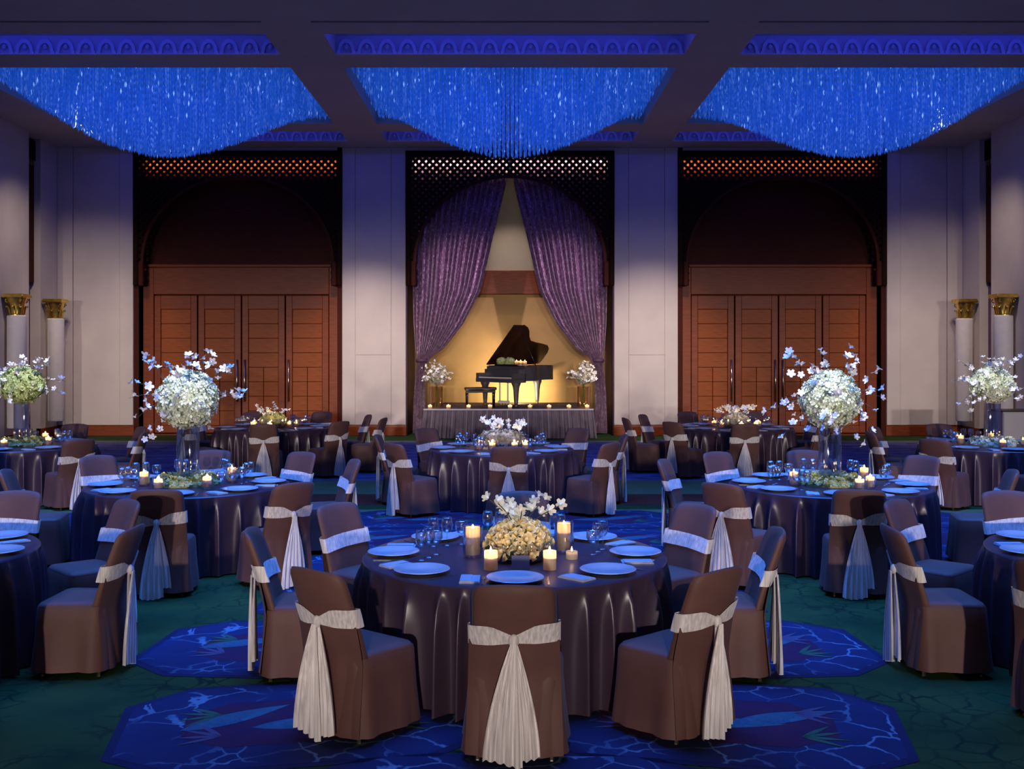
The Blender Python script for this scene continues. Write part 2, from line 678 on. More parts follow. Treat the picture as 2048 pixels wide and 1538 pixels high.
def medallion(x, y, detail=True, rz=0.0):
    o = inst('carpet_medallion', me_o1, floor_o, (x, y, 0), rz)
    for nm, me, dx, dy, rz in (('medallion_ring', me_o2, 0, 0, 0), ('medallion_heart', me_o3, 0, 0, 0)):
        inst(nm, me, o, (dx, dy, 0), rz)
    if detail:
        inst('medallion_leaf', me_l1, o, (.05, -.05, 0), .1)
        inst('medallion_leaf', me_l1, o, (-.38 * (1 if x < 0 else -1), .10, .0005), .5)
        for dx, dy, rz, me in ((-.42, .16, pi, me_l2), (.40, .18, 0, me_l3), (-.40, -.2, pi - .3, me_l3), (.42, -.2, .2, me_l2)):
            inst('medallion_sprig', me, o, (dx, dy, .001), rz)


for sx in (-1, 1):
    medallion(sx * 1.17, 5.98, True, -sx * .2)
    medallion(sx * 1.52, 7.42, True, sx * .08)
    for k in range(4):
        medallion(sx * 1.05, 8.86 + 1.42 * k - .0)
        medallion(sx * 4.7, 8.9 + 1.42 * k, k < 2)
    for k in range(3):
        medallion(sx * 6.9, 9.6 + 1.42 * k, False)
    medallion(sx * 4.7, 5.2)
    medallion(sx * 4.7, 6.62)
medallion(0, 4.78)

# --- ceiling with three coffers, each: slot, chandelier opening, slot
YS = [16.69, 17.88, 18.67, 23.31, 24.10, 25.26]
CXC = [-6.86, 0.0, 6.86]
CHW = 2.96
ceil_o = MB()
T = 0.5
ceil_o.box(-13, 13, Y0, 15.56, ZC - 0.03, ZC + T)
ceil_o.box(-13, 13, 15.56, 16.03, ZC, ZC + T)
ceil_o.box(-13, 13, 16.12, YS[0], ZC, ZC + T)
xs = [-13, -6.86 - CHW, -6.86 + CHW, -CHW, CHW, 6.86 - CHW, 6.86 + CHW, 13]
for a in (0, 2, 4, 6):
    ceil_o.box(xs[a], xs[a + 1], YS[0], YS[5], ZC, ZC + T)
ceil_o.box(-13, 13, YS[5], 29, ZC, ZC + T)
# strips between the air slots
sl = [-13 + 0.0, -6.86 - 3.05, -6.86 + 3.05, -3.05, 3.05, 6.86 - 3.05, 6.86 + 3.05, 13]
for a in (0, 2, 4, 6):
    ceil_o.box(sl[a], sl[a + 1], 16.03, 16.12, ZC, ZC + T)
for a in (1, 3, 5):
    ceil_o.box(sl[a], sl[a + 1], 16.03, 16.12, ZC + .12, ZC + T)
ceil = structure(ceil_o.build('ceiling', 'ceiling_paint'))
for cx in CXC:
    for y0, y1 in ((YS[1], YS[2]), (YS[3], YS[4])):
        MB().box(cx - CHW, cx + CHW, y0, y1, ZC, ZC + T).build('coffer_bar', 'ceiling_paint', ceil)
    for y0, y1 in ((YS[0], YS[1]), (YS[4], YS[5])):
        MB().box(cx - CHW, cx + CHW, y0, y1, ZC + .33, ZC + .40).build('cove_soffit', 'cove_paint', ceil)
    MB().box(cx - CHW, cx + CHW, YS[2], YS[3], ZC + .45, ZC + .5).build('coffer_soffit', 'cove_paint', ceil)

# frieze of arches on the far wall of each slot
fz = MB()
aw, ah = .145, .20
outer = [(-.165, 0), (-.165, .03)] + [(-aw * cos(t), .05 + ah * sin(t)) for t in [pi * k / 10 for k in range(11)]] + [(.165, .03), (.165, 0)]
inner = [(-.10, 0), (-.10, .02)] + [(-(aw - .05) * cos(t), .04 + (ah - .06) * sin(t)) for t in [pi * k / 10 for k in range(11)]] + [(.10, .02), (.10, 0)]
rA = [(x, 0, z) for x, z in outer]
rB = [(x, -.045, z) for x, z in outer]
rC = [(x, -.045, z) for x, z in inner]
rD = [(x, -.01, z) for x, z in inner]
fz.loft([rA, rB, rC, rD], closed=False)
fz.lathe([(0.001, -.05), (.03, -.03), (.04, 0.0), (.03, .03), (.001, .06)], 8, (0, -.02, .12))
me_fz = fz.mesh('frieze_arch', 'cove_paint')
nfr = 17
tn = 1
for cx in CXC:
    for yy in (YS[1], YS[5]):
        tr = structure(MB().box(cx - CHW, cx + CHW, yy - .05, yy - .002, ZC - .0, ZC + .015).build('trim_%d' % tn, 'cove_paint'))
        tr['label'] = 'blue-lit arcaded frieze along a ceiling cove'
        tn += 1
        for k in range(nfr):
            inst('frieze_arch', me_fz, tr, (cx - CHW + (k + .5) * 2 * CHW / nfr, yy - .003, ZC + .012))
    for yy, e in ((YS[0], 20), (YS[4], 12)):
        lamp('cove_light', 'AREA', (cx, yy + .06, ZC + .22), e, (0.03, 0.05, 1.0), aim=(cx, yy + 1.0, ZC + .30),
             shape='RECTANGLE', size=5.6, size_y=.06)

# --- back wall: pilasters, flanks, bays
WT = 0.5


def paneled(name, x0, x1, cuts, zsplit=None):
    """pilaster wall: a core with separate facing boards and recessed joints"""
    core = structure(MB().box(x0, x1, YB + .03, YB + WT, 0, ZC).build(name, 'plaster'))
    xs_ = [x0] + cuts + [x1]
    for a in range(len(xs_) - 1):
        zz = [0.27, 4.9 if a != 1 else 2.0, ZC]
        zz = [0.27, ZC] if a != 1 else [0.27, 2.0, ZC]
        for q in range(len(zz) - 1):
            MB().bbox(xs_[a] + .006, xs_[a + 1] - .006, YB, YB + .04, zz[q] + .004, zz[q + 1] - .004, .006).build('wall_panel', 'plaster', core)
    return core


paneled('wall_back', -4.16, -2.58, [-3.83, -2.94])
paneled('wall_back', 2.58, 4.16, [2.94, 3.83])
for s in (-1, 1):
    a, b = sorted((s * 9.32, s * 11.25))
    core = structure(MB().box(a, b, YB + .03, YB + WT, 0, ZC).build('wall_back', 'plaster'))
    cuts = sorted([s * 9.32, s * 9.66, s * 10.82, s * 11.2])
    for q in range(3):
        d = -.03 if q != 1 else 0.0
        MB().bbox(cuts[q] + .004, cuts[q + 1] - .004, YB + d, YB + .04, .27, ZC, .008).build('wall_panel', 'plaster', core)
    # lower jamb filling under the screen's leg
    a, b = sorted((s * 9.32, s * 9.20))
    MB().box(a, b, YB + .06, YB + WT, 0, 3.72).build('wall_jamb', 'plaster', core)
structure(MB().box(-11.2, 11.2, YB + .02, YB + WT, ZC - .07, ZC).build('wall_back', 'plaster'))
# baseboards
for k, (x0, x1) in enumerate(((-11.2, -9.3), (-4.18, -2.56), (2.56, 4.18), (9.3, 11.2))):
    b = MB().bbox(x0, x1, YB - .035, YB + .1, 0, .235, .012)
    b.bbox(x0, x1, YB - .02, YB + .1, .235, .265, .01)
    structure(b.build('baseboard_back', 'wood'))

# --- side walls with a pier and a niche near the far end
for s, nm in ((-1, 'left'), (1, 'right')):
    def bx(mb, x0, x1, y0, y1, z0, z1):
        a, b = sorted((s * x0, s * x1))
        mb.box(a, b, y0, y1, z0, z1)
    w = MB()
    bx(w, XS, XS + .5, 25.05, YB, 0, ZC)            # strip next to the corner
    bx(w, XS + .55, XS + 1.0, 24.0, 25.05, 0, ZC)   # niche back
    bx(w, XS, XS + .5, Y0, 22.0, 0, ZC)
    wo = structure(w.build('wall_' + nm, 'plaster'))
    p = MB()
    bx(p, XS - .18, XS + .6, 22.0, 24.05, 0, ZC)
    p_o = p.build('wall_pier', 'plaster', wo)
    bb = MB()
    bx(bb, XS - .035, XS + .1, 25.05, YB - .04, 0, .25)
    bx(bb, XS - .215, XS + .1, 22.0, 24.05, 0, .25)
    structure(bb.build('baseboard_' + nm, 'wood'))
MB_back = MB().box(-13, 13, Y0 - .3, Y0, 0, ZC).build('wall_rear', 'plaster')
structure(MB_back)

# side-niche screens and drapes
for s in (-1, 1):
    th = empty('niche_screen', (s * (XS + .18), 24.55, 3.72))
    tag(th, 'narrow dark wooden screen hanging in the side wall niche', 'screen', 'niche screens')
    MB().bbox(-.05, .05, -.46, .46, 0, 3.36, .015).build('screen_panel', 'wood_dark', th)
    MB().bbox(-.08, .08, -.47, .47, 2.9, 3.38, .015).build('screen_head', 'wood_screen', th)
    for k in range(7):
        MB().box(-.085, .085, -.40 + k * .12, -.34 + k * .12, 2.78, 2.9).build('screen_fret', 'gold_plate', th)

    def dr(u, v, s=s):
        return (.05 * sin(u * 2 * pi * 5) + .02 * sin(u * 31), -.46 + .92 * u, 3.7 * v)
    d = MB().grid(dr, 60, 4).build('side_drape', 'drape_dark', None, True, (s * (XS + .24), 24.55, .02))
    tag(d, 'dark purple drape hanging in the side wall niche', 'drape', 'side niche drapes')


# --- fretwork screens with an arch, hung in front of each bay
ARX, ARZ0, ARZ1 = 2.32, 4.30, 6.38
SZ0, SZ1 = 3.71, 7.05


def arch_z(x):
    if abs(x) >= ARX:
        return SZ0
    return ARZ0 + (ARZ1 - ARZ0) * math.sqrt(max(0, 1 - (x / ARX) ** 2))


def inside(x, z):
    if abs(x) > BAY - .05 or z > SZ1 - .12 or z < SZ0:
        return False
    if abs(x) > ARX:
        return True
    return z > arch_z(x)


lat = MB()
pitch = .173
bw = .035
for sgn in (-1, 1):
    c = -8.0
    while c < 14.0:
        # line: z = c + sgn * x
        x = -BAY
        start = None
        step = .02
        while x <= BAY + step:
            z = c + sgn * x
            ins = inside(x, z)
            if ins and start is None:
                start = x
            if (not ins or x > BAY) and start is not None:
                if x - start > .05:
                    xa, xb = start, x - step
                    za, zb = c + sgn * xa, c + sgn * xb
                    nx, nz = -sgn * .7071 * bw, .7071 * bw
                    y0, y1 = (-.012, 0.0) if sgn > 0 else (0.0, .012)
                    A = [(xa + nx, y0, za + nz), (xa - nx, y0, za - nz), (xa - nx, y1, za - nz), (xa + nx, y1, za + nz)]
                    B = [(xb + nx, y0, zb + nz), (xb - nx, y0, zb - nz), (xb - nx, y1, zb - nz), (xb + nx, y1, zb + nz)]
                    lat.loft([A, B], True, True)
                start = None
            x += step
        c += pitch
lat_me = lat.mesh('fretwork', 'wood_screen')
fr = MB()
fr.bbox(-BAY, BAY, -.06, .06, SZ1 - .15, SZ1, .015)
for s in (-1, 1):
    a, b = sorted((s * (BAY - .13), s * BAY))
    fr.bbox(a, b, -.06, .06, SZ0, SZ1 - .1, .03)
fr_me = fr.mesh('screen_frame', 'wood_screen')
ar = MB()
ts = [pi * k / 48 for k in range(49)]
for (q0, q1) in ((0, 1),):
    rings = []
    for t in ts:
        ca, sa = -cos(t), sin(t)
        ex, ez = ARX * ca, ARZ0 + (ARZ1 - ARZ0) * sa
        ox, oz = (ARX + .07) * ca, ARZ0 + (ARZ1 - ARZ0 + .07) * sa
        rings.append([(ex, -.05, ez), (ox, -.05, oz), (ox, .05, oz), (ex, .05, ez)])
    ar.loft(rings, True, True)
for s in (-1, 1):
    a, b = sorted((s * ARX, s * (ARX + .13)))
    ar.bbox(a, b, -.05, .05, SZ0, ARZ0 + .02, .02)
ar_me = ar.mesh('arch_rim', 'wood_dark')
scr_lab = {-1: 'dark fretwork arch screen above wooden doors', 0: 'dark fretwork arch screen framing the stage curtains', 1: 'dark fretwork arch screen above wooden doors'}
for k in (-1, 0, 1):
    e = tag(empty('fretwork_screen', (k * BC, YB - .02, 0)), scr_lab[k], 'screen', 'fretwork arch screens')
    inst('screen_frame', fr_me, e)
    tag(inst('fretwork', lat_me, e), kind='stuff')
    inst('arch_rim', ar_me, e)
    lamp('screen_back_light', 'AREA', (k * BC, YB + .24, 6.88), 40 if k == 0 else 60, (1.0, .80, .50) if k == 0 else (1.0, .50, .16),
         aim=(k * BC, YB + .5, 6.78), shape='RECTANGLE', size=4.9, size_y=.04, spread=R(80))

# --- side bays: wood lining with a ledge and four door leaves
leaf_w, leaf_h = 1.095, 3.46


def make_leaf(handle_side):
    p = {}
    st = MB()
    wv = leaf_w / 2 - .012
    st.bbox(-wv, -wv + .16, -.05, .05, 0.02, leaf_h, .01)
    st.bbox(wv - .16, wv, -.05, .05, 0.02, leaf_h, .01)
    st.bbox(-wv + .155, wv - .155, -.048, .05, leaf_h - .34, leaf_h, .01)
    st.bbox(-wv + .155, wv - .155, -.048, .05, 0.02, .20, .01)
    p['frame'] = st.mesh('door_frame', 'wood', )
    w2 = wv - .16
    ph = (leaf_h - .34 - .20) / 8
    p['full'] = MB().bbox(-w2 + .006, w2 - .006, -.03, .02, .005, ph - .005, .008).mesh('door_board', 'wood_lines')
    p['half'] = MB().bbox(-w2 / 2 + .005, w2 / 2 - .005, -.03, .02, .005, ph - .005, .008).mesh('door_board', 'wood_lines')
    h = MB()
    h.tube([(0, -.12, 0.0), (0, -.12, 1.05)], .02, 8)
    h.tube([(0, -.05, .1), (0, -.12, .1)], .012, 6)
    h.tube([(0, -.05, .95), (0, -.12, .95)], .012, 6)
    p['handle'] = h.mesh('handle', 'chrome', True)
    p['ph'], p['w2'], p['wv'] = ph, w2, wv
    return p


LP = make_leaf(1)
dn = 1
for s in (-1, 1):
    bx0, bx1 = s * BC - 2.46, s * BC + 2.46
    lin = MB()
    lin.box(s * BC - BAY, s * BC + BAY, YB + .50, YB + .56, 0, ZC)              # lining behind
    lo = structure(lin.build('wall_bay', 'wood_dark'))
    for q in (-1, 1):
        a, b = sorted((s * BC + q * 2.2, s * BC + q * BAY))
        MB().bbox(a, b, YB + .34, YB + .52, 0, 4.2, .01).build('bay_jamb', 'wood', lo)
        a, b = sorted((s * BC + q * 2.46, s * BC + q * BAY))
        MB().box(a, b, YB + .02, YB + .52, 0, ZC).build('bay_reveal', 'wood_dark', lo)
    MB().bbox(s * BC - 2.2, s * BC + 2.2, YB + .33, YB + .52, 3.52, 4.2, .01).build('bay_header', 'wood', lo)
    MB().bbox(s * BC - 2.45, s * BC + 2.45, YB + .28, YB + .52, 4.2, 4.27, .015).build('bay_ledge', 'wood', lo)
    tz = MB()
    tz.box(s * BC - 2.45, s * BC + 2.45, YB + .2, YB + .5, 0, .02)
    tz.build('door_sill', 'wood', lo)
    for k in range(4):
        cx = s * BC + (k - 1.5) * (leaf_w + .005)
        d = structure(empty('door_%d' % dn, (cx, YB + .40, .03)))
        d['label'] = 'tall wooden door leaf with board panels'
        dn += 1
        inst('door_frame', LP['frame'], d)
        for r in range(8):
            z = .20 + r * LP['ph']
            if r < 4:
                for q in (-.5, .5):
                    inst('door_board', LP['half'], d, (q * LP['w2'], 0, z))
            else:
                inst('door_board', LP['full'], d, (0, 0, z))
        hs = 1 if k < 2 else -1
        inst('handle', LP['handle'], d, (hs * (LP['wv'] - .08), 0, .80))

# --- stage niche
NB = 28.5
nb = MB()
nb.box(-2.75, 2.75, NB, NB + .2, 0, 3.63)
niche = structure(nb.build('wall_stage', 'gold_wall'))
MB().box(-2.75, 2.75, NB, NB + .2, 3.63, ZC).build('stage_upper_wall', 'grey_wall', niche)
MB().bbox(-2.7, 2.7, NB - .22, NB + .01, 3.63, 4.27, .015).build('stage_header', 'wood', niche)
for s in (-1, 1):
    a, b = sorted((s * 2.58, s * 2.9))
    MB().box(a, b, YB + .4, NB, 0, ZC).build('stage_side_wall', 'drape_dark', niche)

# ------------------------------------------------------------------ stage
STZ, SY0, SY1 = .71, 25.2, 28.35
SXL, SXR = -2.06, 1.99
st = tag(empty('stage_platform', (0, SY0, 0)), 'low stage platform with pleated purple grey skirt under the piano', 'stage')
MB().bbox(SXL, SXR, 0, SY1 - SY0, STZ - .08, STZ, .01).build('deck', 'stage_carpet', st)
MB().bbox(SXL - .02, SXR + .02, -.02, .03, STZ - .035, STZ + .002, .008).build('deck_edge', 'stage_trim', st)
for x in (SXL + .15, -.03, SXR - .15):
    for y in (.15, SY1 - SY0 - .2):
        MB().box(x - .04, x + .04, y - .04, y + .04, 0, STZ - .08).build('leg', 'chair_leg_metal', st)


def skirt(u, v):
    x = SXL - .02 + (SXR - SXL + .04) * u
    a = .008 + .03 * (1 - v)
    return (x * (1 + .03 * (1 - v)), -.03 - .02 * (1 - v) + a * (sin(u * 2 * pi * 42) + .5 * sin(u * 2 * pi * 67 + 1)), .01 + v * (STZ - .05))


MB().grid(skirt, 420, 6).build('skirt', 'stage_skirt', st, True)
for s, xx in ((-1, SXL - .02), (1, SXR + .02)):
    def sk2(u, v, s=s, xx=xx):
        return (xx + s * (.02 + .03 * (1 - v) * (1 + sin(u * 2 * pi * 14))), .9 * u, .01 + v * (STZ - .05))
    MB().grid(sk2, 90, 3).build('skirt', 'stage_skirt', st, True)

# --- stage curtains
def make_curtain(s):
    zs = [6.95, 6.4, 5.0, 3.63, 2.78, 2.15, 1.94, 1.7, 1.0, 0.03]
    xin = [.02, .08, .42, .74, 1.17, 1.66, 1.98, 2.12, 2.14, 2.14]
    xout = [2.46, 2.46, 2.46, 2.45, 2.43, 2.38, 2.34, 2.36, 2.42, 2.45]

    def itp(arr, z):
        for k in range(len(zs) - 1):
            if zs[k] >= z >= zs[k + 1]:
                t = (zs[k] - z) / (zs[k] - zs[k + 1])
                p0 = arr[max(0, k - 1)]; p1 = arr[k]; p2 = arr[k + 1]; p3 = arr[min(len(zs) - 1, k + 2)]
                cub = .5 * (2 * p1 + (p2 - p0) * t + (2 * p0 - 5 * p1 + 4 * p2 - p3) * t * t + (3 * p1 - p0 - 3 * p2 + p3) * t ** 3)
                lin = p1 + (p2 - p1) * t
                return .5 * cub + .5 * lin
        return arr[-1]
    rnd = random.Random(5)
    nf = 15
    ph = [rnd.uniform(-.35, .35) for _ in range(40)]

    def fn(u, v):
        z = zs[0] + (zs[-1] - zs[0]) * v
        x0, x1 = itp(xin, z), itp(xout, z)
        wv = (x1 - x0)
        x = x0 + wv * u
        amp = .03 + .06 * min(1, wv / 1.5)
        k = u * nf
        y = amp * sin(2 * pi * (k + .18 * sin(k * 1.7))) + .02 * sin(2 * pi * k * 2.3 + 1.0)
        y -= .10 * math.exp(-((z - 2.6) / .9) ** 2) * (1 - u)
        return (s * x, y, z)
    return MB().grid(fn, 300, 60)


for s in (-1, 1):
    c = make_curtain(s).build('curtain_panel', 'sequin_purple', None, True)
    root = tag(empty('stage_curtain', (0, YB + .45, 0)), 'purple sequinned stage curtain gathered aside to its tieback', 'curtain', 'stage curtains')
    c.parent = root
    tb = MB()
    tb.lathe([(.0, -.05), (.12, -.045), (.14, 0), (.12, .045), (.0, .05)], 16, (s * 2.22, -.02, 1.86), sx=1.15, sy=.9)
    tb.build('tieback', 'drape_dark', root, True)
rod = MB().tube([(-2.5, 0, 0), (2.5, 0, 0)], .03, 10).build('curtain_rod', 'chrome', None, True, (0, YB + .45, 6.97))
tag(rod, 'metal rod carrying the purple stage curtains', 'rod')

# warm lamp on the stage floor behind the piano, washing the gold wall
lamp('stage_wall_light', 'SPOT', (.25, 27.35, STZ + .12), 260, (1.0, .78, .48), aim=(.2, NB, 1.35), spot_size=R(150), spot_blend=1.0, shadow_soft_size=.12)
lamp('stage_top_light', 'SPOT', (0, 27.2, 6.4), 110, (1.0, .76, .50), aim=(0, NB, 2.6), spot_size=R(80), spot_blend=1.0, shadow_soft_size=.1)

for s in (-1, 1):
    lamp('curtain_light', 'SPOT', (s * 3.4, 21.0, 6.3), 1100, (1.0, .78, .90), aim=(s * 1.05, YB + .4, 3.7), spot_size=R(27), spot_blend=1.0, shadow_soft_size=.08)  # fill spots added in front to brighten the curtains

# ------------------------------------------------------------------ grand piano
PA = R(40)
pianoL, pianoW = 2.1, 1.5
# outline in (u, v): u keyboard to tail, v bass (0) to treble (1.5)
body = [(0.30, 0), (pianoL - .12, 0), (pianoL - .02, .05), (pianoL, .16), (pianoL - .01, .48), (pianoL - .06, .63), (pianoL - .17, .74), (1.70, .80),
        (1.45, .85), (1.22, .92), (1.05, 1.10), (.92, 1.30), (.80, 1.42), (.66, 1.49), (.5, 1.5), (.30, 1.5)]
full = [(0.0, 0), (pianoL - .12, 0)] + body[2:] + [(0.0, 1.5)]


def uvp(u, v):
    # local: u -> (cos, sin); v toward the audience
    return (u * cos(PA) + v * sin(PA), u * sin(PA) - v * cos(PA))


p0 = (-.83, 26.92)
pi_root = tag(empty('grand_piano', (p0[0], p0[1], STZ + .003)), 'black grand piano with raised lid standing on the stage', 'piano')


def uv_prism(pts, z0, z1):
    q = [uvp(u, v) for u, v in pts]
    m = MB()
    m.prism(list(reversed(q)), z0, z1)
    return m


def shrink(pts, d):
    cu = sum(p[0] for p in pts) / len(pts)
    cv = sum(p[1] for p in pts) / len(pts)
    return [(u + (cu - u) * d, v + (cv - v) * d) for u, v in pts]


# case: rim walls and bottom
qo = [(*uvp(u, v),) for u, v in body]
qi = [(*uvp(u, v),) for u, v in shrink(body, .06)]
rim = MB()
rim.loft([[(x, y, .64) for x, y in qo], [(x, y, .68) for x, y in qo], [(x, y, 1.0) for x, y in qo], [(x, y, 1.015) for x, y in qi], [(x, y, .80) for x, y in qi]], True, True)
rim.build('case', 'piano_side', pi_root, 35)
uv_prism([(u, v) for u, v in shrink(body, .10)], .84, .90).build('soundboard', 'gold_plate', pi_root)
# key bed, cheeks, fallboard, keys
uv_prism([(-.06, .0), (.34, .0), (.34, 1.5), (-.06, 1.5)], .60, .70).build('key_bed', 'piano_side', pi_root)
for v0, v1 in ((0, .09), (1.41, 1.5)):
    uv_prism([(-.05, v0), (.34, v0), (.34, v1), (-.05, v1)], .68, .83).build('cheek', 'piano_side', pi_root)
uv_prism([(.16, .09), (.22, .09), (.34, .09), (.34, 1.41), (.16, 1.41)], .74, .93).build('fallboard', 'piano_side', pi_root)
kb = empty('keyboard')
kb.parent = pi_root
kw = (1.41 - .09) / 52
wk = uv_prism([(-.03, .001), (.13, .001), (.13, kw - .001), (-.03, kw - .001)], .70, .735).mesh('white_key', 'ivory')
for k in range(52):
    x, y = uvp(0, .09 + k * kw)
    inst('white_key', wk, kb, (x, y, 0))
bk = uv_prism([(.03, -.006), (.14, -.006), (.14, .006), (.03, .006)], .73, .752).mesh('black_key', 'black_lacquer')
for k in range(1, 52):
    if k % 7 in (1, 2, 4, 5, 6):
        x, y = uvp(0, .09 + k * kw)
        inst('black_key', bk, kb, (x, y, 0))
uv_prism([(.315, .3), (.33, .3), (.33, 1.2), (.315, 1.2)], 1.018, 1.05).build('music_desk', 'black_lacquer', pi_root)
# lid: main leaf hinged along the bass side, tilted up
lidp = [(.62, 0)] + body[1:-1] + [(.62, 1.5)]
lidp = [(max(u, .62), v) for u, v in lidp]
ANG = R(42)
lm = MB()
bot = [(*uvp(u, v * cos(ANG)), 1.025 + v * sin(ANG)) for u, v in lidp]
top = [(*uvp(u, v * cos(ANG) - .03 * sin(ANG)), 1.025 + v * sin(ANG) + .03 * cos(ANG)) for u, v in lidp]
lm.loft([list(reversed(bot)), list(reversed(top))], True, True)
lm.build('lid', 'piano_lid_wood', pi_root)
# folded front flap of the lid
lf_ = MB()
fl = [(.62, 0), (1.0, 0), (1.0, 1.5), (.62, 1.5)]
b1 = [(*uvp(u - .6, v * cos(ANG)), 1.06 + v * sin(ANG) ) for u, v in fl]
flap = [(.30, 0), (.62, 0), (.62, 1.48), (.30, 1.48)]
bot = [(*uvp(u, v * cos(ANG)), 1.03 + v * sin(ANG)) for u, v in flap]
top = [(*uvp(u, v * cos(ANG) - .028 * sin(ANG)), 1.03 + v * sin(ANG) + .028 * cos(ANG)) for u, v in flap]
lf_.loft([list(reversed(bot)), list(reversed(top))], True, True)
lf_.build('lid_flap', 'piano_lid_wood', pi_root)
xa, ya = uvp(.80, 1.36)
xb, yb = uvp(.78, 1.16 * cos(ANG))
MB().tube([(xa, ya, 1.0), (xb, yb, 1.022 + 1.16 * sin(ANG))], .012, 6).build('lid_prop', 'black_lacquer', pi_root, True)
for (u, v) in ((.12, .16), (.14, 1.36), (1.72, .36)):
    x, y = uvp(u, v)
    lg = MB().lathe([(.11, .64), (.12, .58), (.085, .50), (.07, .40), (.055, .15), (.045, .06), (.055, .05)], 10, (x, y, 0), sx=1.0, sy=1.0)
    lo_ = lg.build('leg', 'piano_side', pi_root, True)
    MB().lathe([(.001, .055), (.03, .055), (.04, .03), (.03, .0), (.001, 0)], 10, (x, y, 0)).build('caster', 'gold_plate', lo_, True)
x, y = uvp(.25, .75)
ly = MB()
ly.bbox(x - .12, x - .08, y - .02, y + .02, .1, .62, .008)
ly.bbox(x + .08, x + .12, y - .02, y + .02, .1, .62, .008)
ly.bbox(x - .15, x + .15, y - .06, y + .06, .07, .13, .01)
lyo = ly.build('pedal_lyre', 'piano_side', pi_root)
for dx in (-.07, 0, .07):
    MB().bbox(x + dx - .018, x + dx + .018, y - .17, y - .05, .05, .065, .004).build('pedal', 'gold_plate', lyo)

# bench
bn = tag(empty('piano_bench', (-.73, 25.78, STZ + .003), 0.12), 'dark wooden piano bench beside the keyboard', 'bench')
MB().bbox(-.39, .39, -.18, .18, .43, .50, .025).build('seat', 'piano_lid_wood', bn)
MB().bbox(-.36, .36, -.16, .16, .37, .43, .01).build('apron', 'black_lacquer', bn)
for x in (-.33, .33):
    for y in (-.13, .13):
        MB().lathe([(.028, .40), (.026, .3), (.018, 0)], 8, (x, y, 0), True, True).build('leg', 'black_lacquer', bn, True)

# ------------------------------------------------------------------ flowers
RN = random.Random(11)


def floret(size):
    """four small petals"""
    m = MB()
    for k in range(4):
        a = k * pi / 2 + .4
        ca, sa = cos(a), sin(a)
        pts = []
        for du, dv, dz in ((.05, 0, 0), (.6, -.42, .12), (1.0, 0, .22), (.6, .42, .12)):
            pts.append((size * (du * ca - dv * sa), size * (du * sa + dv * ca), size * dz))
        m.poly(pts)
    return m


def orient(n):
    return Vector(n).to_track_quat('Z', 'Y').to_matrix().to_4x4()


def flower_ball(rad, count, size, sq=(1, 1, 1), seed=1, cut=None):
    rn = random.Random(seed)
    fl_ = floret(size)
    m = MB()
    ga = pi * (3 - math.sqrt(5))
    for k in range(count):
        z = 1 - 2 * (k + .5) / count
        r = math.sqrt(1 - z * z)
        a = ga * k
        n = Vector((r * cos(a) + rn.uniform(-.12, .12), r * sin(a) + rn.uniform(-.12, .12), z + rn.uniform(-.12, .12))).normalized()
        if cut is not None and n.z < cut:
            continue
        lump = 1 + .07 * sin(n.x * 9 + seed) * sin(n.y * 9 + 1) * sin(n.z * 9 + 2)
        p = Vector((n.x * sq[0], n.y * sq[1], n.z * sq[2])) * rad * lump * rn.uniform(.9, 1.05)
        tilt = (n + Vector((rn.uniform(-.5, .5), rn.uniform(-.5, .5), rn.uniform(-.5, .5)))).normalized()
        M_ = Matrix.Translation(p) @ orient(tilt) @ Matrix.Rotation(rn.uniform(0, 6.28), 4, 'Z') @ Matrix.Scale(rn.uniform(.75, 1.25), 4)
        m.add(fl_, M_)
    # dense core so the ball is not see-through
    m.lathe([(rad * .82 * cos(t), rad * .82 * sq[2] * sin(t)) for t in [(-.499 if cut is None else math.asin(cut * .9) / pi) * pi * (1 - k / 10) + .499 * pi * k / 10 for k in range(0, 10)]] + [(.001, rad * .82 * sq[2])],
            16, sx=sq[0], sy=sq[1])
    return m


def blossom_mesh(sz, name='blossom', material='petal_white'):
    m = MB()
    for k in range(5):
        a = k * 2 * pi / 5
        M_ = Matrix.Rotation(a, 4, 'Z') @ Matrix.Rotation(-.45, 4, 'Y')
        p = MB().poly([(0, 0, 0), (sz * .45, -sz * .34, sz * .05), (sz * .95, -sz * .2, 0), (sz * .95, sz * .2, 0), (sz * .45, sz * .34, sz * .05)])
        m.add(p, M_)
    m.lathe([(.001, -sz * .25), (sz * .22, -sz * .05), (sz * .25, sz * .1), (.001, sz * .22)], 6)
    return m.mesh(name, material)


me_bl = blossom_mesh(.050)
me_bl_s = blossom_mesh(.034)
me_br = []


def branch(parent, base, tip, bend, nblos, me, rn, rad=.004):
    b, t = Vector(base), Vector(tip)
    mid = (b + t) / 2 + Vector(bend)
    path = [b * (1 - q) ** 2 + mid * 2 * q * (1 - q) + t * q * q for q in [k / 6 for k in range(7)]]
    o = MB().tube(path, [rad * (1 - .7 * k / 6) for k in range(7)], 4).build('branch', 'stem', parent)
    for k in range(nblos):
        q = 1 - .50 * (k + rn.uniform(0, .5)) / max(1, nblos)
        p = b * (1 - q) ** 2 + mid * 2 * q * (1 - q) + t * q * q
        bl = inst('blossom', me, o, p + Vector((rn.uniform(-.03, .03), rn.uniform(-.03, .03), rn.uniform(-.02, .03))))
        bl.rotation_euler = (rn.uniform(-1.5, .3), rn.uniform(-.9, .9), rn.uniform(0, 6.28))
        bl.scale = (rn.uniform(.75, 1.2),) * 3
    return o


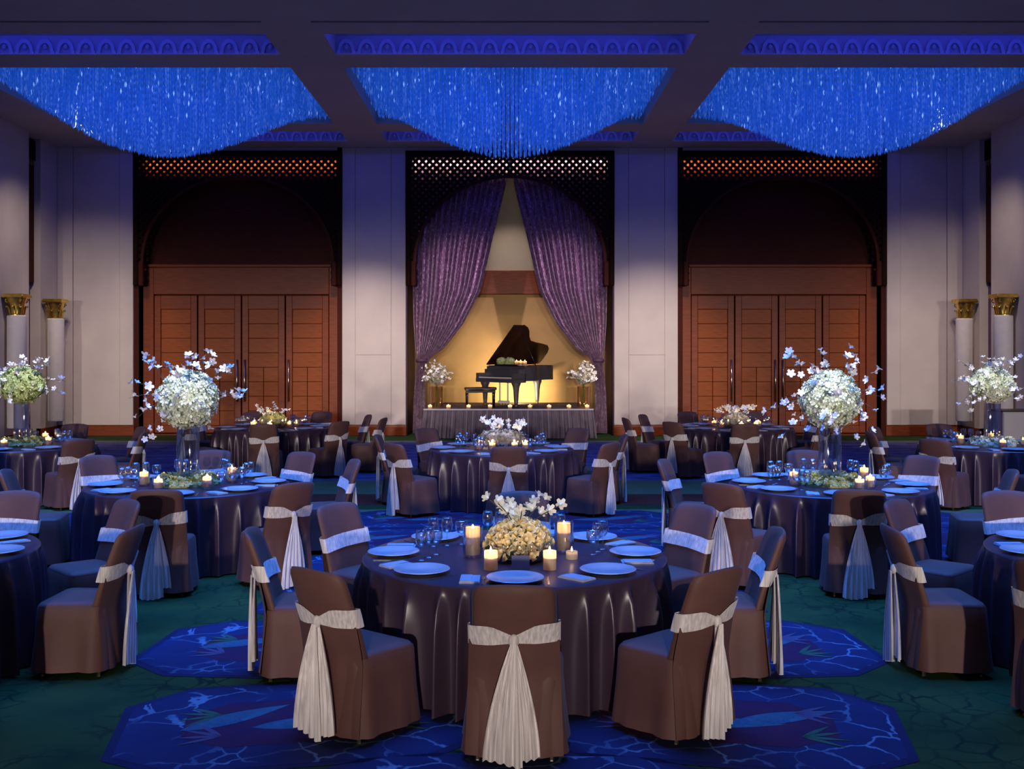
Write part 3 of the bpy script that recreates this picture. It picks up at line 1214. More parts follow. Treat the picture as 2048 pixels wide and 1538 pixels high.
ball_white = flower_ball(.285, 900, .036, (1.0, 1.0, .98), 3).mesh('hydrangea_ball', 'floret_white')
ball_green = flower_ball(.285, 900, .036, (1.06, 1.0, .88), 4).mesh('hydrangea_ball', 'floret_green')
ball_white2 = flower_ball(.285, 900, .036, (1.02, 1.0, .86), 8).mesh('hydrangea_ball', 'floret_white')


def tall_arrangement(x, y, z, ball, seed, label, spread=.66):
    rn = random.Random(seed)
    root = tag(empty('flower_arrangement', (x, y, z)), label, 'flowers', 'tall vase bouquets')
    b = inst('hydrangea_ball', ball, root, (0, 0, .26), rn.uniform(0, 6))
    b['kind'] = 'stuff'
    for k in range(30):
        a = 2 * pi * k / 30 * 7 + rn.uniform(-.15, .15)
        el = rn.uniform(-.75, 1.25)
        L = spread * rn.uniform(.72, 1.05) * (.85 if el > .9 else 1)
        tip = (L * cos(el) * cos(a), L * cos(el) * sin(a), .26 + L * sin(el))
        branch(root, (.12 * cos(a), .12 * sin(a), .25), tip, (0, 0, .10), rn.choice((2, 3, 3)), me_bl, rn)
    return root


def vase_mesh(r, h, seg=28):
    m = MB()
    m.lathe([(.001, 0), (r * .98, 0), (r, .006), (r, h), (r - .006, h), (r - .008, .025), (.001, .022)], seg)
    return m.mesh('glass_vase', 'glass_vase', 40)


me_vase = vase_mesh(.112, .60)


def wreath(r0, r1, h, count, material, seed, sq=1.0):
    rn = random.Random(seed)
    m = MB()
    fl_ = floret(.028)
    for k in range(count):
        a = rn.uniform(0, 2 * pi)
        r = rn.uniform(r0, r1)
        t = (r - r0) / (r1 - r0)
        z = max(.036, h * math.sqrt(max(0.03, 1 - (2 * t - 1) ** 2)) * rn.uniform(.3, 1.1))
        n = (Vector((cos(a) * (2 * t - 1), sin(a) * (2 * t - 1), .8)) + Vector((rn.uniform(-.5, .5), rn.uniform(-.5, .5), 0))).normalized()
        m.add(fl_, Matrix.Translation((r * cos(a) * sq, r * sin(a), z)) @ orient(n) @ Matrix.Rotation(rn.uniform(0, 6), 4, 'Z') @ Matrix.Scale(rn.uniform(.7, 1.4), 4))
    m.lathe([((r0 + r1) / 2 + (r1 - r0) * .4 * cos(t), max(.0, h * .6 * sin(t))) for t in [pi - pi * k / 6 for k in range(7)]], 24, sx=sq)
    return m


me_wreath = wreath(.16, .31, .10, 480, 'floret_yellow', 2).mesh('wreath_flowers', 'floret_yellow')
me_wreath_w = wreath(.16, .33, .11, 480, 'floret_white', 6).mesh('wreath_flowers', 'floret_white')

# ------------------------------------------------------------------ candles
def candle_mesh(r, h):
    m = MB()
    m.lathe([(.001, 0), (r, 0), (r * 1.01, h * .3), (r, h * .75), (r * .98, h)], 20)
    return m.mesh('wax_body', 'wax', 50), MB().lathe([(.001, 0), (r * .95, 0.0)], 20).mesh('wax_pool', 'wax')


fl_me = MB().lathe([(.001, 0), (.006, .006), (.008, .016), (.005, .03), (.001, .045)], 8).mesh('flame', 'flame', True)
wk_me = MB().tube([(0, 0, 0), (.002, 0, .02)], .0015, 4).mesh('wick', 'wick')
CM = {}
CANDLE_E = 1.0


def candle(x, y, z, r, h, label, group, power=1.0, well=.35, light=True):
    key = (r, h)
    if key not in CM:
        CM[key] = candle_mesh(r, h)
    root = tag(empty('pillar_candle' if h > .06 else 'votive_candle', (x, y, z)), label, 'candle', group)
    inst('wax_body', CM[key][0], root)
    zp = h * (1 - well)
    inst('wax_pool', CM[key][1], root, (0, 0, zp))
    w_ = inst('wick', wk_me, root, (0, 0, zp))
    f = inst('flame', fl_me, root, (0, 0, zp + .016))
    sc_ = max(.7, min(1.4, h / .1))
    f.scale = (sc_, sc_, sc_)
    if light:
        l_ = lamp('candle_light', 'POINT', (0, 0, zp + .035), power, (1.0, .60, .26), parent=root, shadow_soft_size=.012)
    return root


def hurricane(r, h):
    return MB().lathe([(.001, 0), (r * .75, 0), (r * .95, .015), (r * 1.05, h * .35), (r * .96, h * .75), (r, h), (r - .003, h), (r * .96 - .004, h * .75), (r * 1.04 - .003, h * .35), (r * .9, .02), (.001, .018)], 24).mesh('candle_glass', 'glass', 40)


# ------------------------------------------------------------------ tables, chairs, settings
TR, TZ = 1.0, .75


def rr(w0, w1, y0, y1, rad, z, n=5, fl=0.0, wav=0.0, seed=0.0):
    """rounded rectangle loop (trapezoid: half width w0 at y0, w1 at y1), flared by fl"""
    pts = []
    for (cx, cy, a0) in ((w1 - rad, y1 - rad, 0), (-(w1 - rad), y1 - rad, 90), (-(w0 - rad), y0 + rad, 180), (w0 - rad, y0 + rad, 270)):
        for k in range(n + 1):
            a = R(a0 + 90 * k / n)
            pts.append((cx + (rad + fl) * cos(a), cy + (rad + fl) * sin(a)))
    # subdivide the straight sides
    out = []
    N = len(pts)
    for k in range(N):
        p, q = pts[k], pts[(k + 1) % N]
        d = math.hypot(q[0] - p[0], q[1] - p[1])
        m = max(1, int(d / .045)) if d > .12 else 1
        if (k % (n + 1)) == n:
            m = 8
        for j in range(m):
            t = j / m
            out.append((p[0] + (q[0] - p[0]) * t, p[1] + (q[1] - p[1]) * t))
    res = []
    M = len(out)
    for k, (x, y) in enumerate(out):
        t = 2 * pi * k / M
        w = wav * (sin(t * 9 + seed) + .6 * sin(t * 17 + seed * 2))
        L = math.hypot(x, y) or 1
        res.append((x * (1 + w / L), y * (1 + w / L), z))
    return res


CT = .93     # chair height


def back_y(z):
    return .205 + .165 * max(0, (z - .42) / (CT - .42)) ** 1.15


def make_chair():
    ch = empty('banquet_chair')
    ch['category'] = 'chair'
    # seat cushion
    s = MB()
    s.loft([rr(.245, .225, -.20, .2, .06, .43), rr(.25, .23, -.205, .205, .06, .455), rr(.235, .215, -.19, .19, .06, .475), rr(.15, .14, -.15, .12, .05, .482)], False, True)
    s.build('seat', 'chair_cover', ch, True)
    # skirt
    k = MB()
    rows = []
    for z, fl_, wv in ((.457, -.004, 0), (.44, .004, .0), (.36, .008, .002), (.24, .016, .004), (.12, .028, .007), (.045, .036, .010)):
        rows.append(rr(.25, .232, -.205, .225, .06, z, 5, fl_, wv, 1.3))
    k.loft(list(reversed(rows)))
    k.build('skirt', 'chair_cover', ch, True)
    # backrest
    b = MB()
    rings = []
    zs = [.40, .47, .55, .65, .75, .84, .885, .91, .925, CT]
    for z in zs:
        w = .232 - .012 * (z - .4) / .5
        t = .030
        if z > .87:
            q = (z - .87) / (CT - .87)
            w -= .055 * (1 - math.sqrt(max(0, 1 - q ** 2)))
            t *= math.sqrt(max(.05, 1 - q ** 2))
        yb = back_y(z)
        loop = []
        n = 14
        for j in range(n + 1):
            x = -w + 2 * w * j / n
            e = (1 - abs(x / w) ** 6) ** .5 if abs(x) < w else 0
            loop.append((x, yb - .05 * (x / .23) ** 2 - t * e - .0, z + .012 * (1 - (x / w) ** 2) * (1 if z > .9 else 0)))
        for j in range(n - 1, 0, -1):
            x = -w + 2 * w * j / n
            e = (1 - abs(x / w) ** 6) ** .5
            loop.append((x, yb - .05 * (x / .23) ** 2 + t * e, z + .012 * (1 - (x / w) ** 2) * (1 if z > .9 else 0)))
        rings.append(loop)
    b.loft(rings, True, True)
    b.build('backrest', 'chair_cover', ch, True)
    # back drop of the cover: falls from the backrest to the hem
    c = MB()

    def cov(u, v):
        z = .64 - .59 * v
        w = .231 + .02 * v
        x = -w + 2 * w * u
        yb = back_y(z) - .05 * (x / .23) ** 2 * (1 - .6 * v) + .032 + .03 * v
        return (x, yb + .006 * v * sin(u * 21 + 1), z)
    c.grid(cov, 24, 8)
    c.build('back_drop', 'chair_cover', ch, True)
    # legs
    for x in (-.19, .19):
        for y in (-.18, .19):
            MB().lathe([(.012, .4), (.012, .01), (.015, 0)], 6, (x, y, 0), True, True).build('leg', 'chair_leg_metal', ch)
    return ch


def make_sash(seed):
    """band, knot, two tails"""
    rn = random.Random(seed)
    band = MB()
    n = 64
    zc = .675
    rings = []
    tilt = rn.uniform(-.02, .02)
    for row in range(6):
        v = row / 5
        loop = []
        for k in range(n):
            a = 2 * pi * k / n
            # superellipse around the backrest
            cx, sy_ = cos(a), sin(a)
            x = .234 * math.copysign(abs(cx) ** .35, cx)
            back = sy_ > 0
            knot = math.exp(-(x / .07) ** 2) if back else 0
            hh = .052 * (1 - .62 * knot) if back else .05
            z = zc - .022 * knot + tilt * (x / .23) + (v - .5) * 2 * hh
            y0 = back_y(z) - .05 * (x / .23) ** 2
            off = .038 * math.copysign(abs(sy_) ** .4, sy_)
            fold = .0035 * sin(v * 2 * pi * 2.2 + x * 14 + seed)
            loop.append((x * (1 + .012), y0 + off * (1 + .0) + math.copysign(fold, 1) * (1 if back else -1), z))
        rings.append(loop)
    band.loft(rings)
    kz = zc - .025
    ky = back_y(kz) + .048
    knot = MB()
    knot.lathe([(.001, -.032)] + [(.027 * cos(t), .034 * sin(t)) for t in [(-.4 + .1 * k) * pi for k in range(9)]] + [(.001, .034)], 12, (0, ky, kz), sx=1, sy=.75)
    tails = []
    for q, (dx, w1, z1, lean) in enumerate(((-.05 + rn.uniform(-.02, .02), .085, .055 + rn.uniform(0, .05), 0), (.045 + rn.uniform(-.02, .03), .10, .02 + rn.uniform(0, .04), .012))):
        t = MB()

        def fn(u, v, dx=dx, w1=w1, z1=z1, lean=lean, q=q):
            z = kz - .01 + (z1 - kz) * v
            e = 1 - (1 - v) ** 1.6
            w = .016 + (w1 - .016) * e
            x = dx * e + (u - .5) * 2 * w
            pl = (.004 + .010 * v) * sin(u * 2 * pi * 4.5 + q + seed) + .004 * sin(u * 2 * pi * 9 + v * 3)
            zz = z + .02 * v * sin(u * 3 + q * 2 + seed)
            y = max(ky - .004, back_y(max(z, .3)) + .045 + .03 * max(0, v - .3)) + .012 * q + lean + pl
            return (x, y, zz)
        t.grid(fn, 30, 14)
        tails.append(t)
    return (band.mesh('sash_band', 'organza', True), knot.mesh('sash_knot', 'organza', True), [t_.mesh('sash_tail', 'organza', True) for t_ in tails])


chair_proto = make_chair()
SASH = [make_sash(k) for k in range(4)]
chair_used = [False]
chair_parts = [(c_.name.split('.')[0], c_.data) for c_ in chair_proto.children]
for c_ in list(chair_proto.children):
    bpy.data.objects.remove(c_)
bpy.data.objects.remove(chair_proto)
CH = random.Random(21)


def put_chair(cx, cy, deg, rad, label, group):
    """deg: bearing from the table centre, 0 = toward the camera end of the room, positive toward +X"""
    a = R(deg)
    r = max(rad, 1.63) - .25
    root = empty('banquet_chair', (cx + r * sin(a), cy - r * cos(a), 0), a + pi + R(CH.uniform(-3, 3)))
    tag(root, label, 'chair', group)
    for nm, me in chair_parts:
        inst(nm, me, root)
    bd, kn, tl = SASH[CH.randrange(4)]
    inst('sash_band', bd, root)
    inst('sash_knot', kn, root)
    for t_ in tl:
        inst('sash_tail', t_, root)
    return root


# table with floor-length satin cloth
def cloth_mesh():
    rn = random.Random(3)
    n = 720
    fr_ = [(rn.choice((17, 21, 24, 28, 31)), rn.uniform(0, 6.28), rn.uniform(.5, 1)) for _ in range(5)]

    def fold(t):
        q = 34 * t / 2 + .55 * sin(3 * t + 1) + .45 * sin(7 * t + 2) + .3 * sin(13 * t)
        return 2 * (1 - abs(sin(q))) ** 1.4 * (.75 + .25 * sin(5 * t + .7)) - .7
    top = MB()
    top.lathe([(.001, TZ + .004), (.5, TZ + .004), (.97, TZ + .004), (.992, TZ + .001), (1.0, TZ - .008)], 96)
    sk = MB()
    rings = []
    for z, am, fl_ in ((TZ - .008, 0, 0), (TZ - .03, .002, .003), (TZ - .07, .018, .008), (TZ - .14, .040, .014), (.50, .056, .018), (.36, .062, .020), (.20, .066, .022), (.08, .068, .022), (.012, .07, .022)):
        rings.append([((TR + fl_ + am * fold(2 * pi * k / n)) * cos(2 * pi * k / n), (TR + fl_ + am * fold(2 * pi * k / n)) * sin(2 * pi * k / n), z) for k in range(n)])
    sk.loft(list(reversed(rings)))
    return top.mesh('cloth_top', 'satin', 40), sk.mesh('cloth_skirt', 'satin', True)


me_ct, me_cs = cloth_mesh()
me_tt = MB().lathe([(.001, TZ - .035), (.985, TZ - .035), (.985, TZ - .004), (.001, TZ - .004)], 48).mesh('tabletop', 'wood_dark')
me_ped = MB().lathe([(.34, 0), (.34, .03), (.06, .06), (.05, TZ - .05), (.2, TZ - .036)], 20, cap0=True, cap1=True).mesh('pedestal', 'chair_leg_metal', 40)

# china, napkin, cutlery, glass
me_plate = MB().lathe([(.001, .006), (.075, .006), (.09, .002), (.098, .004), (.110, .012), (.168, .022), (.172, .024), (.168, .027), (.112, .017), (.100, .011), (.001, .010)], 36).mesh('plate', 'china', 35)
nk = MB()
nk.bbox(-.06, .06, -.10, .10, 0, .006, .002)
nk.bbox(-.058, .058, -.096, .090, .006, .011, .002)
nk.bbox(-.056, .01, -.094, .085, .011, .015, .002)
me_nap = nk.mesh('napkin', 'napkin')
kn = MB()
kn.loft([[(-.006, -.11, 0), (.006, -.11, 0), (.006, -.11, .003), (-.006, -.11, .003)], [(-.006, -.02, 0), (.005, -.02, 0), (.005, -.02, .003), (-.006, -.02, .003)],
         [(-.010, .02, 0), (.004, .02, 0), (.004, .02, .002), (-.010, .02, .002)], [(-.004, .11, 0), (.004, .11, 0), (.004, .11, .002), (-.004, .11, .002)]], True, True)
me_knife = kn.mesh('table_knife', 'steel')
fk = MB()
fk.loft([[(-.006, -.10, 0), (.006, -.10, 0), (.006, -.10, .003), (-.006, -.10, .003)], [(-.003, .02, .002), (.003, .02, .002), (.003, .02, .005), (-.003, .02, .005)],
         [(-.011, .04, .002), (.011, .04, .002), (.011, .04, .005), (-.011, .04, .005)], [(-.011, .06, .002), (.011, .06, .002), (.011, .06, .005), (-.011, .06, .005)]], True, True)
for k in range(4):
    x = -.0095 + k * .0063
    fk.box(x - .0013, x + .0013, .06, .10, .003, .006)
me_fork = fk.mesh('table_fork', 'steel')
gl_b = MB().lathe([(.004, .085), (.02, .09), (.036, .11), (.041, .135), (.037, .17), (.032, .195), (.0305, .195), (.0355, .17), (.0395, .135), (.034, .112), (.018, .094), (.001, .091)], 18).mesh('bowl', 'glass', True)
gl_s = MB().lathe([(.004, .006), (.0035, .03), (.0035, .07), (.005, .088)], 8).mesh('stem', 'glass', True)
gl_f = MB().lathe([(.001, .0), (.034, 0), (.034, .002), (.012, .004), (.004, .008)], 18).mesh('foot', 'glass', True)
gw_b = MB().lathe([(.004, .07), (.03, .08), (.044, .11), (.044, .15), (.038, .165), (.0365, .165), (.0425, .15), (.0425, .112), (.028, .083), (.001, .073)], 18).mesh('bowl', 'glass', True)
gw_s = MB().lathe([(.004, .006), (.004, .03), (.004, .055), (.006, .072)], 8).mesh('stem', 'glass', True)


def put_glass(x, y, kind, label, group):
    root = tag(empty('wine_glass' if kind == 0 else 'water_goblet', (x, y, TZ + .004)), label, 'glass', group)
    inst('bowl', gl_b if kind == 0 else gw_b, root)
    inst('stem', gl_s if kind == 0 else gw_s, root)
    inst('foot', gl_f, root)


def pose(deg, cx=0.0):
    a = (deg + 180) % 360 - 180
    b = abs(a)
    return ('facing the stage' if b < 24 else 'angled toward the stage' if b < 68 else 'side-on to the stage' if b < 104 else
            'angled from the stage' if b < 158 else 'with its back to the stage')


def onscreen(x, y, z, pad=60):
    if y < 1:
        return False
    px = 1020 + FPX * x / y
    return -pad < px < 2048 + pad


TABLES = {
    'dome': dict(c=(.03, 6.95), name='the flower-dome table', ch=[(0, 1.62), (-39, 1.62), (39, 1.64), (-87, 1.58), (87, 1.62), (-128, 1.42), (126, 1.50), (178, 1.32)], pl=[k * 45 for k in range(8)], cut=True, gl=[90, 135, 180, 225, 270]),
    'side_l': dict(c=(-4.22, 7.0), name='a table beside the flower-dome table', ch=[(41, 1.62), (89, 1.58), (133, 1.62), (175, 1.6)], pl=[44, 90, 135, 180], cut=True, gl=[135, 180]),
    'side_r': dict(c=(4.25, 7.0), name='a table beside the flower-dome table', ch=[(-47, 1.62), (-89, 1.58), (-133, 1.62), (-175, 1.6)], pl=[-45, -90, -135, -180], cut=True, gl=[-135, -180]),
    'mid_l': dict(c=(-3.25, 10.6), name='a tall-vase table flanking the aisle', ch=[(9, 1.72), (46, 1.80), (112, 1.45), (150, 1.5), (188, 1.5), (232, 1.5), (281, 1.6)], pl=[9, 54, 99, 144, 189, 234, 279, 324], cut=True, gl=[54, 99, 144, 234, 279, 189]),
    'mid_r': dict(c=(3.23, 10.6), name='a tall-vase table flanking the aisle', ch=[(-9, 1.72), (-46, 1.84), (-112, 1.45), (-150, 1.5), (-188, 1.5), (-232, 1.5), (-281, 1.6)], pl=[-9, -54, -99, -144, -189, -234, -279, -324], cut=True, gl=[-54, -99, -144, -234, -279, -189]),
    'stage': dict(c=(-.12, 14.5), name='the table below the piano stage', ch=[(4, 1.55), (-48, 1.75), (50, 1.75), (-92, 1.6), (94, 1.6), (-138, 1.6), (138, 1.6), (182, 1.55)], pl=[4 + 45 * k for k in range(8)], cut=False, gl=[49, 94, 139, 229, 274, 319, 184]),
    'wall_l': dict(c=(-6.97, 15.0), name='the leafy-bouquet table by the wall', ch=[(49, 1.65), (94, 1.6), (130, 1.6), (178, 1.5), (2, 1.6), (-44, 1.6)], pl=[4, 49, 94, 139, 184, 229, -41], cut=False, gl=[94, 139, 184]),
    'wall_r': dict(c=(6.89, 15.0), name='the vase table by the cabinet', ch=[(-49, 1.65), (-94, 1.6), (-130, 1.6), (-178, 1.5), (-2, 1.6), (44, 1.6)], pl=[-4, -49, -94, -139, -184, -229, 41], cut=False, gl=[-94, -139, -184]),
    'door_l': dict(c=(-4.17, 18.5), name='the yellow-flower table before doors', ch=[(8, 1.75), (50, 1.7), (84, 1.9), (112, 1.6), (160, 1.5), (205, 1.5), (250, 1.5), (-46, 1.6)], pl=[8 + 45 * k for k in range(8)], cut=False, gl=[53, 98, 143, 188, 278, 233]),
    'door_r': dict(c=(3.98, 18.5), name='the white-bud table before doors', ch=[(-8, 1.7), (-46, 1.75), (-84, 1.9), (-114, 1.6), (-160, 1.5), (-205, 1.5), (-250, 1.5), (46, 1.6)], pl=[-8 - 45 * k for k in range(8)], cut=False, gl=[-53, -98, -143, -188, -278, -233]),
}
TLAB = {
    'dome': 'round banquet table in brown satin carrying the low cream flower dome',
    'side_l': 'round satin-covered banquet table beside the flower-dome table',
    'side_r': 'round satin-covered banquet table beside the flower-dome table',
    'mid_l': 'round satin-covered banquet table with a tall vase flanking the aisle',
    'mid_r': 'round satin-covered banquet table with a tall vase flanking the aisle',
    'stage': 'round satin-covered banquet table just below the piano stage',
    'wall_l': 'round satin-covered banquet table with the leafy tall bouquet by the side wall',
    'wall_r': 'round satin-covered banquet table with a tall vase beside the grey cabinet',
    'door_l': 'round satin-covered banquet table with low yellow flowers before the doors',
    'door_r': 'round satin-covered banquet table with white budded centrepiece before the doors',
}
RG = random.Random(9)
for key, T_ in TABLES.items():
    cx, cy = T_['c']
    nm = T_['name']
    short = nm.split(' ', 1)[1]
    t = tag(empty('banquet_table', (cx, cy, 0), RG.uniform(0, 6.28)), TLAB[key], 'table', 'round banquet tables')
    inst('cloth_top', me_ct, t)
    inst('cloth_skirt', me_cs, t)
    inst('tabletop', me_tt, t)
    inst('pedestal', me_ped, t)
    for deg, rad in T_['ch']:
        x, y = cx + rad * sin(R(deg)), cy - rad * cos(R(deg))
        if not onscreen(x, y, 0, 150):
            continue
        side = ''
        if abs(cx) > 1:
            side = 'aisle-side ' if sin(R(deg)) * cx < 0 else 'wall-side '
            if abs(sin(R(deg))) < .3:
                side = ''
        put_chair(cx, cy, deg, rad, f'{side}brown sashed chair {pose(deg)} at {nm}', f'chairs at {nm}')
    for deg in T_['pl']:
        a = R(deg)
        ux, uy = sin(a), -cos(a)          # outward
        tx, ty = cos(a), sin(a)           # to the diner's ... side
        x, y = cx + .80 * ux, cy + .80 * uy
        if not onscreen(x, y, 0, 60):
            continue
        rz = a + RG.uniform(-.05, .05)
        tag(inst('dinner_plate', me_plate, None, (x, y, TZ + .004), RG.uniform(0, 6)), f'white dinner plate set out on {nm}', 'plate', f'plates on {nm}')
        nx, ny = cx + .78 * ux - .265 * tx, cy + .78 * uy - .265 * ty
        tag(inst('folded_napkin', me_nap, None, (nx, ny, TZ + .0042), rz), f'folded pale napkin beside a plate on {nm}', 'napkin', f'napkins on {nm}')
        if T_['cut']:
            for mesh, off, nm2 in ((me_knife, .195, 'knife'), (me_fork, -.188, 'fork')):
                px_, py_ = cx + .80 * ux + off * tx, cy + .80 * uy + off * ty
                tag(inst('table_' + nm2, mesh, None, (px_, py_, TZ + .0045), rz), f'steel {nm2} laid beside a plate on {nm}', nm2, f'{nm2} settings on {nm}')
    for deg in T_['gl']:
        a = R(deg)
        ux, uy = sin(a), -cos(a)
        tx, ty = cos(a), sin(a)
        for q, (ro, to) in enumerate(((.56, .10), (.52, .00), (.60, .19))):
            x, y = cx + ro * ux + to * tx, cy + ro * uy + to * ty
            if not onscreen(x, y, 0, 20):
                continue
            put_glass(x, y, q % 2, (f'clear stemmed wine glass standing on {nm}' if q % 2 == 0 else f'clear wide water goblet standing on {nm}'), f'glassware on {nm}')

# ------------------------------------------------------------------ centrepieces
# flower dome
rn = random.Random(4)
dx, dy = .06, 6.80
ZT = TZ + .0045
bowl = MB().lathe([(.001, 0), (.15, 0), (.20, .03), (.225, .09), (.215, .13), (.209, .13), (.219, .09), (.19, .035), (.001, .012)], 32).build('glass_bowl', 'glass_vase', None, 40, (dx, dy, ZT))
tag(bowl, 'shallow clear glass bowl holding the cream flower dome', 'bowl')
dome = tag(empty('flower_dome', (dx, dy, ZT + .055)), 'low dome of cream roses topped with white orchids', 'flowers')


def rose_mesh(sz):
    m = MB()
    m.lathe([(.001, .62 * sz), (.16 * sz, .60 * sz), (.24 * sz, .4 * sz), (.2 * sz, .1 * sz)], 8)
    for ring, (n_, r_, h_, open_) in enumerate(((3, .30, .60, .12), (5, .46, .50, .30), (6, .62, .36, .55))):
        for k in range(n_):
            a = 2 * pi * k / n_ + ring * .5
            w = 1.25 * pi * r_ / n_ * 1.15
            rows = []
            for v in (0, .5, 1.0):
                rr_ = (r_ * (.5 + .5 * v) + open_ * v * v * .6) * sz
                z = (h_ * v) * sz - .05 * sz * (v * v) * ring
                rows.append([(rr_ * cos(a + q * w / r_ * .45), rr_ * sin(a + q * w / r_ * .45), z - abs(q) * .05 * sz) for q in (-1, -.4, .4, 1)])
            m.loft(rows, closed=False)
    return m.mesh('rose', 'rose_cream', True)


me_rose = rose_mesh(.062)
tag(flower_ball(.185, 420, .032, (1, 1, .72), 12, cut=-.2).build('foliage', 'leaf', dome, loc=(0, 0, .02)), kind='stuff')
cnt = 46
for k in range(cnt):
    z = 1 - 1.05 * (k + .5) / cnt
    r = math.sqrt(max(0, 1 - z * z))
    a = k * 2.39996
    n = Vector((r * cos(a), r * sin(a), z))
    o = inst('rose', me_rose, dome, (n.x * .20, n.y * .20, .02 + n.z * .165))
    o.rotation_mode = 'QUATERNION'
    o.rotation_quaternion = (n + Vector((rn.uniform(-.2, .2), rn.uniform(-.2, .2), 0))).normalized().to_track_quat('Z', 'Y')
    s_ = rn.uniform(.85, 1.15)
    o.scale = (s_, s_, s_)
me_orch = blossom_mesh(.045, 'orchid', 'orchid')
for k in range(7):
    a = k * 2 * pi / 7 + .3
    el = rn.uniform(.8, 1.2)
    L = rn.uniform(.30, .40)
    tip = (L * cos(el) * cos(a) * 1.3, L * cos(el) * sin(a), .06 + L * sin(el) * .8)
    br = MB().tube([(0, 0, .12), (tip[0] * .6, tip[1] * .6, tip[2] * .8), tip], .0035, 4).build('orchid_stem', 'stem', dome)
    for q in range(3):
        t = 1 - .26 * q
        o = inst('orchid', me_orch, br, (tip[0] * t + rn.uniform(-.02, .02), tip[1] * t + rn.uniform(-.02, .02), tip[2] * (1 - .10 * q) + rn.uniform(0, .02)))
        o.rotation_euler = (rn.uniform(-1.6, -.6), rn.uniform(-.5, .5), rn.uniform(-.8, .8))
# candles round the dome
me_h = hurricane(.066, .20)
gN = 'candles around the flower dome'
for (x, y, r, h, hz) in ((-.243, 6.86, .047, .175, True), (.36, 7.02, .045, .175, True), (-.118, 6.47, .042, .115, False), (.245, 6.47, .040, .115, False)):
    if hz:
        g = inst('hurricane_glass', me_h, None, (x, y, ZT))
        tag(g, 'clear hurricane glass around a pillar candle beside the flower dome', 'glass', 'hurricane glasses by the flower dome')
        candle(x, y, ZT + .02, r, h, 'tall cream pillar candle burning in a hurricane glass by the flower dome', gN, 2.6)
    else:
        candle(x, y, ZT, r, h, 'short cream pillar candle burning in front of the flower dome', gN, 2.6)
candle(.40, 6.80, ZT, .038, .05, 'small votive candle on the table beside the flower dome', gN, .5, light=False)
cd = MB()
cd.loft([[(-.055, -.03, 0), (.055, -.03, 0), (.055, -.027, 0), (-.055, -.027, 0)], [(-.055, 0, .085), (.055, 0, .085), (.055, .003, .085), (-.055, .003, .085)]], True, True)
cd.loft([[(-.055, .03, 0), (.055, .03, 0), (.055, .033, 0), (-.055, .033, 0)], [(-.055, 0, .085), (.055, 0, .085), (.055, .003, .085), (-.055, .003, .085)]], True, True)
tag(cd.build('table_card', 'card', None, False, (.065, 6.475, ZT)), 'small dark folded table card in front of the flower dome', 'card')

lamp('pin_spot', 'SPOT', (.4, 3.6, 7.0), 700, (1.0, .93, .80), aim=(dx, dy, .95), spot_size=R(6.5), spot_blend=.7, shadow_soft_size=.05)

# tall vases
me_h2 = hurricane(.058, .13)
for key, ball, lab, wr, labw, sd in (
        ('mid_l', ball_white, 'white hydrangea ball with blossom sprays on a tall vase flanking the aisle', me_wreath, 'low yellow-green flower wreath round a tall vase flanking the aisle', 31),
        ('mid_r', ball_white, 'white hydrangea ball with blossom sprays on a tall vase flanking the aisle', me_wreath, 'low yellow-green flower wreath round a tall vase flanking the aisle', 47),
        ('wall_l', ball_green, 'leafy green hydrangea ball with thin sprays on a tall vase by the side wall', me_wreath, 'low yellow-green wreath round the vase under the leafy green bouquet', 52),
        ('wall_r', ball_white2, 'pale hydrangea ball with blossom sprays on the vase beside the grey cabinet', me_wreath_w, 'low pale flower wreath round the vase beside the grey cabinet', 66)):
    cx, cy = TABLES[key]['c']
    nm = TABLES[key]['name']
    tag(inst('glass_vase', me_vase, None, (cx, cy, ZT)), f'tall clear glass cylinder vase at the centre of {nm}', 'vase', 'tall glass vases')
    tall_arrangement(cx, cy, ZT + .60, ball, sd, lab, .66 if 'mid' in key else .56)
    w_ = tag(inst('flower_wreath', wr, None, (cx, cy, ZT)), labw, 'wreath', 'low flower wreaths', 'stuff')
    sm = -1 if cx < 0 else 1
    if 'mid' in key:
        spots = ((-.16 * -sm, -.42, .042, .085), (.29, -.34, .042, .10), (-.40, -.13, .042, .12), (.40, .16, .042, .13))
    else:
        spots = ((.42, -.10, .042, .10), (-.05, -.43, .042, .09), (-.41, .1, .042, .11), (.16, .39, .04, .12))
    for (ax, ay, r, h) in spots:
        tag(inst('candle_glass', me_h2, None, (cx + ax, cy + ay, ZT)), f'clear glass candle holder on {nm}', 'glass', f'candle glasses on {nm}')
        candle(cx + ax, cy + ay, ZT + .02, r, h, f'cream candle burning in a glass on {nm}', f'candles on {nm}', 2.6)
    lamp('pin_spot', 'SPOT', (cx * .55, cy - 3.4, 7.0), 2200, (1.0, .95, .84), aim=(cx, cy, 1.55), spot_size=R(8.5), spot_blend=.7, shadow_soft_size=.05)

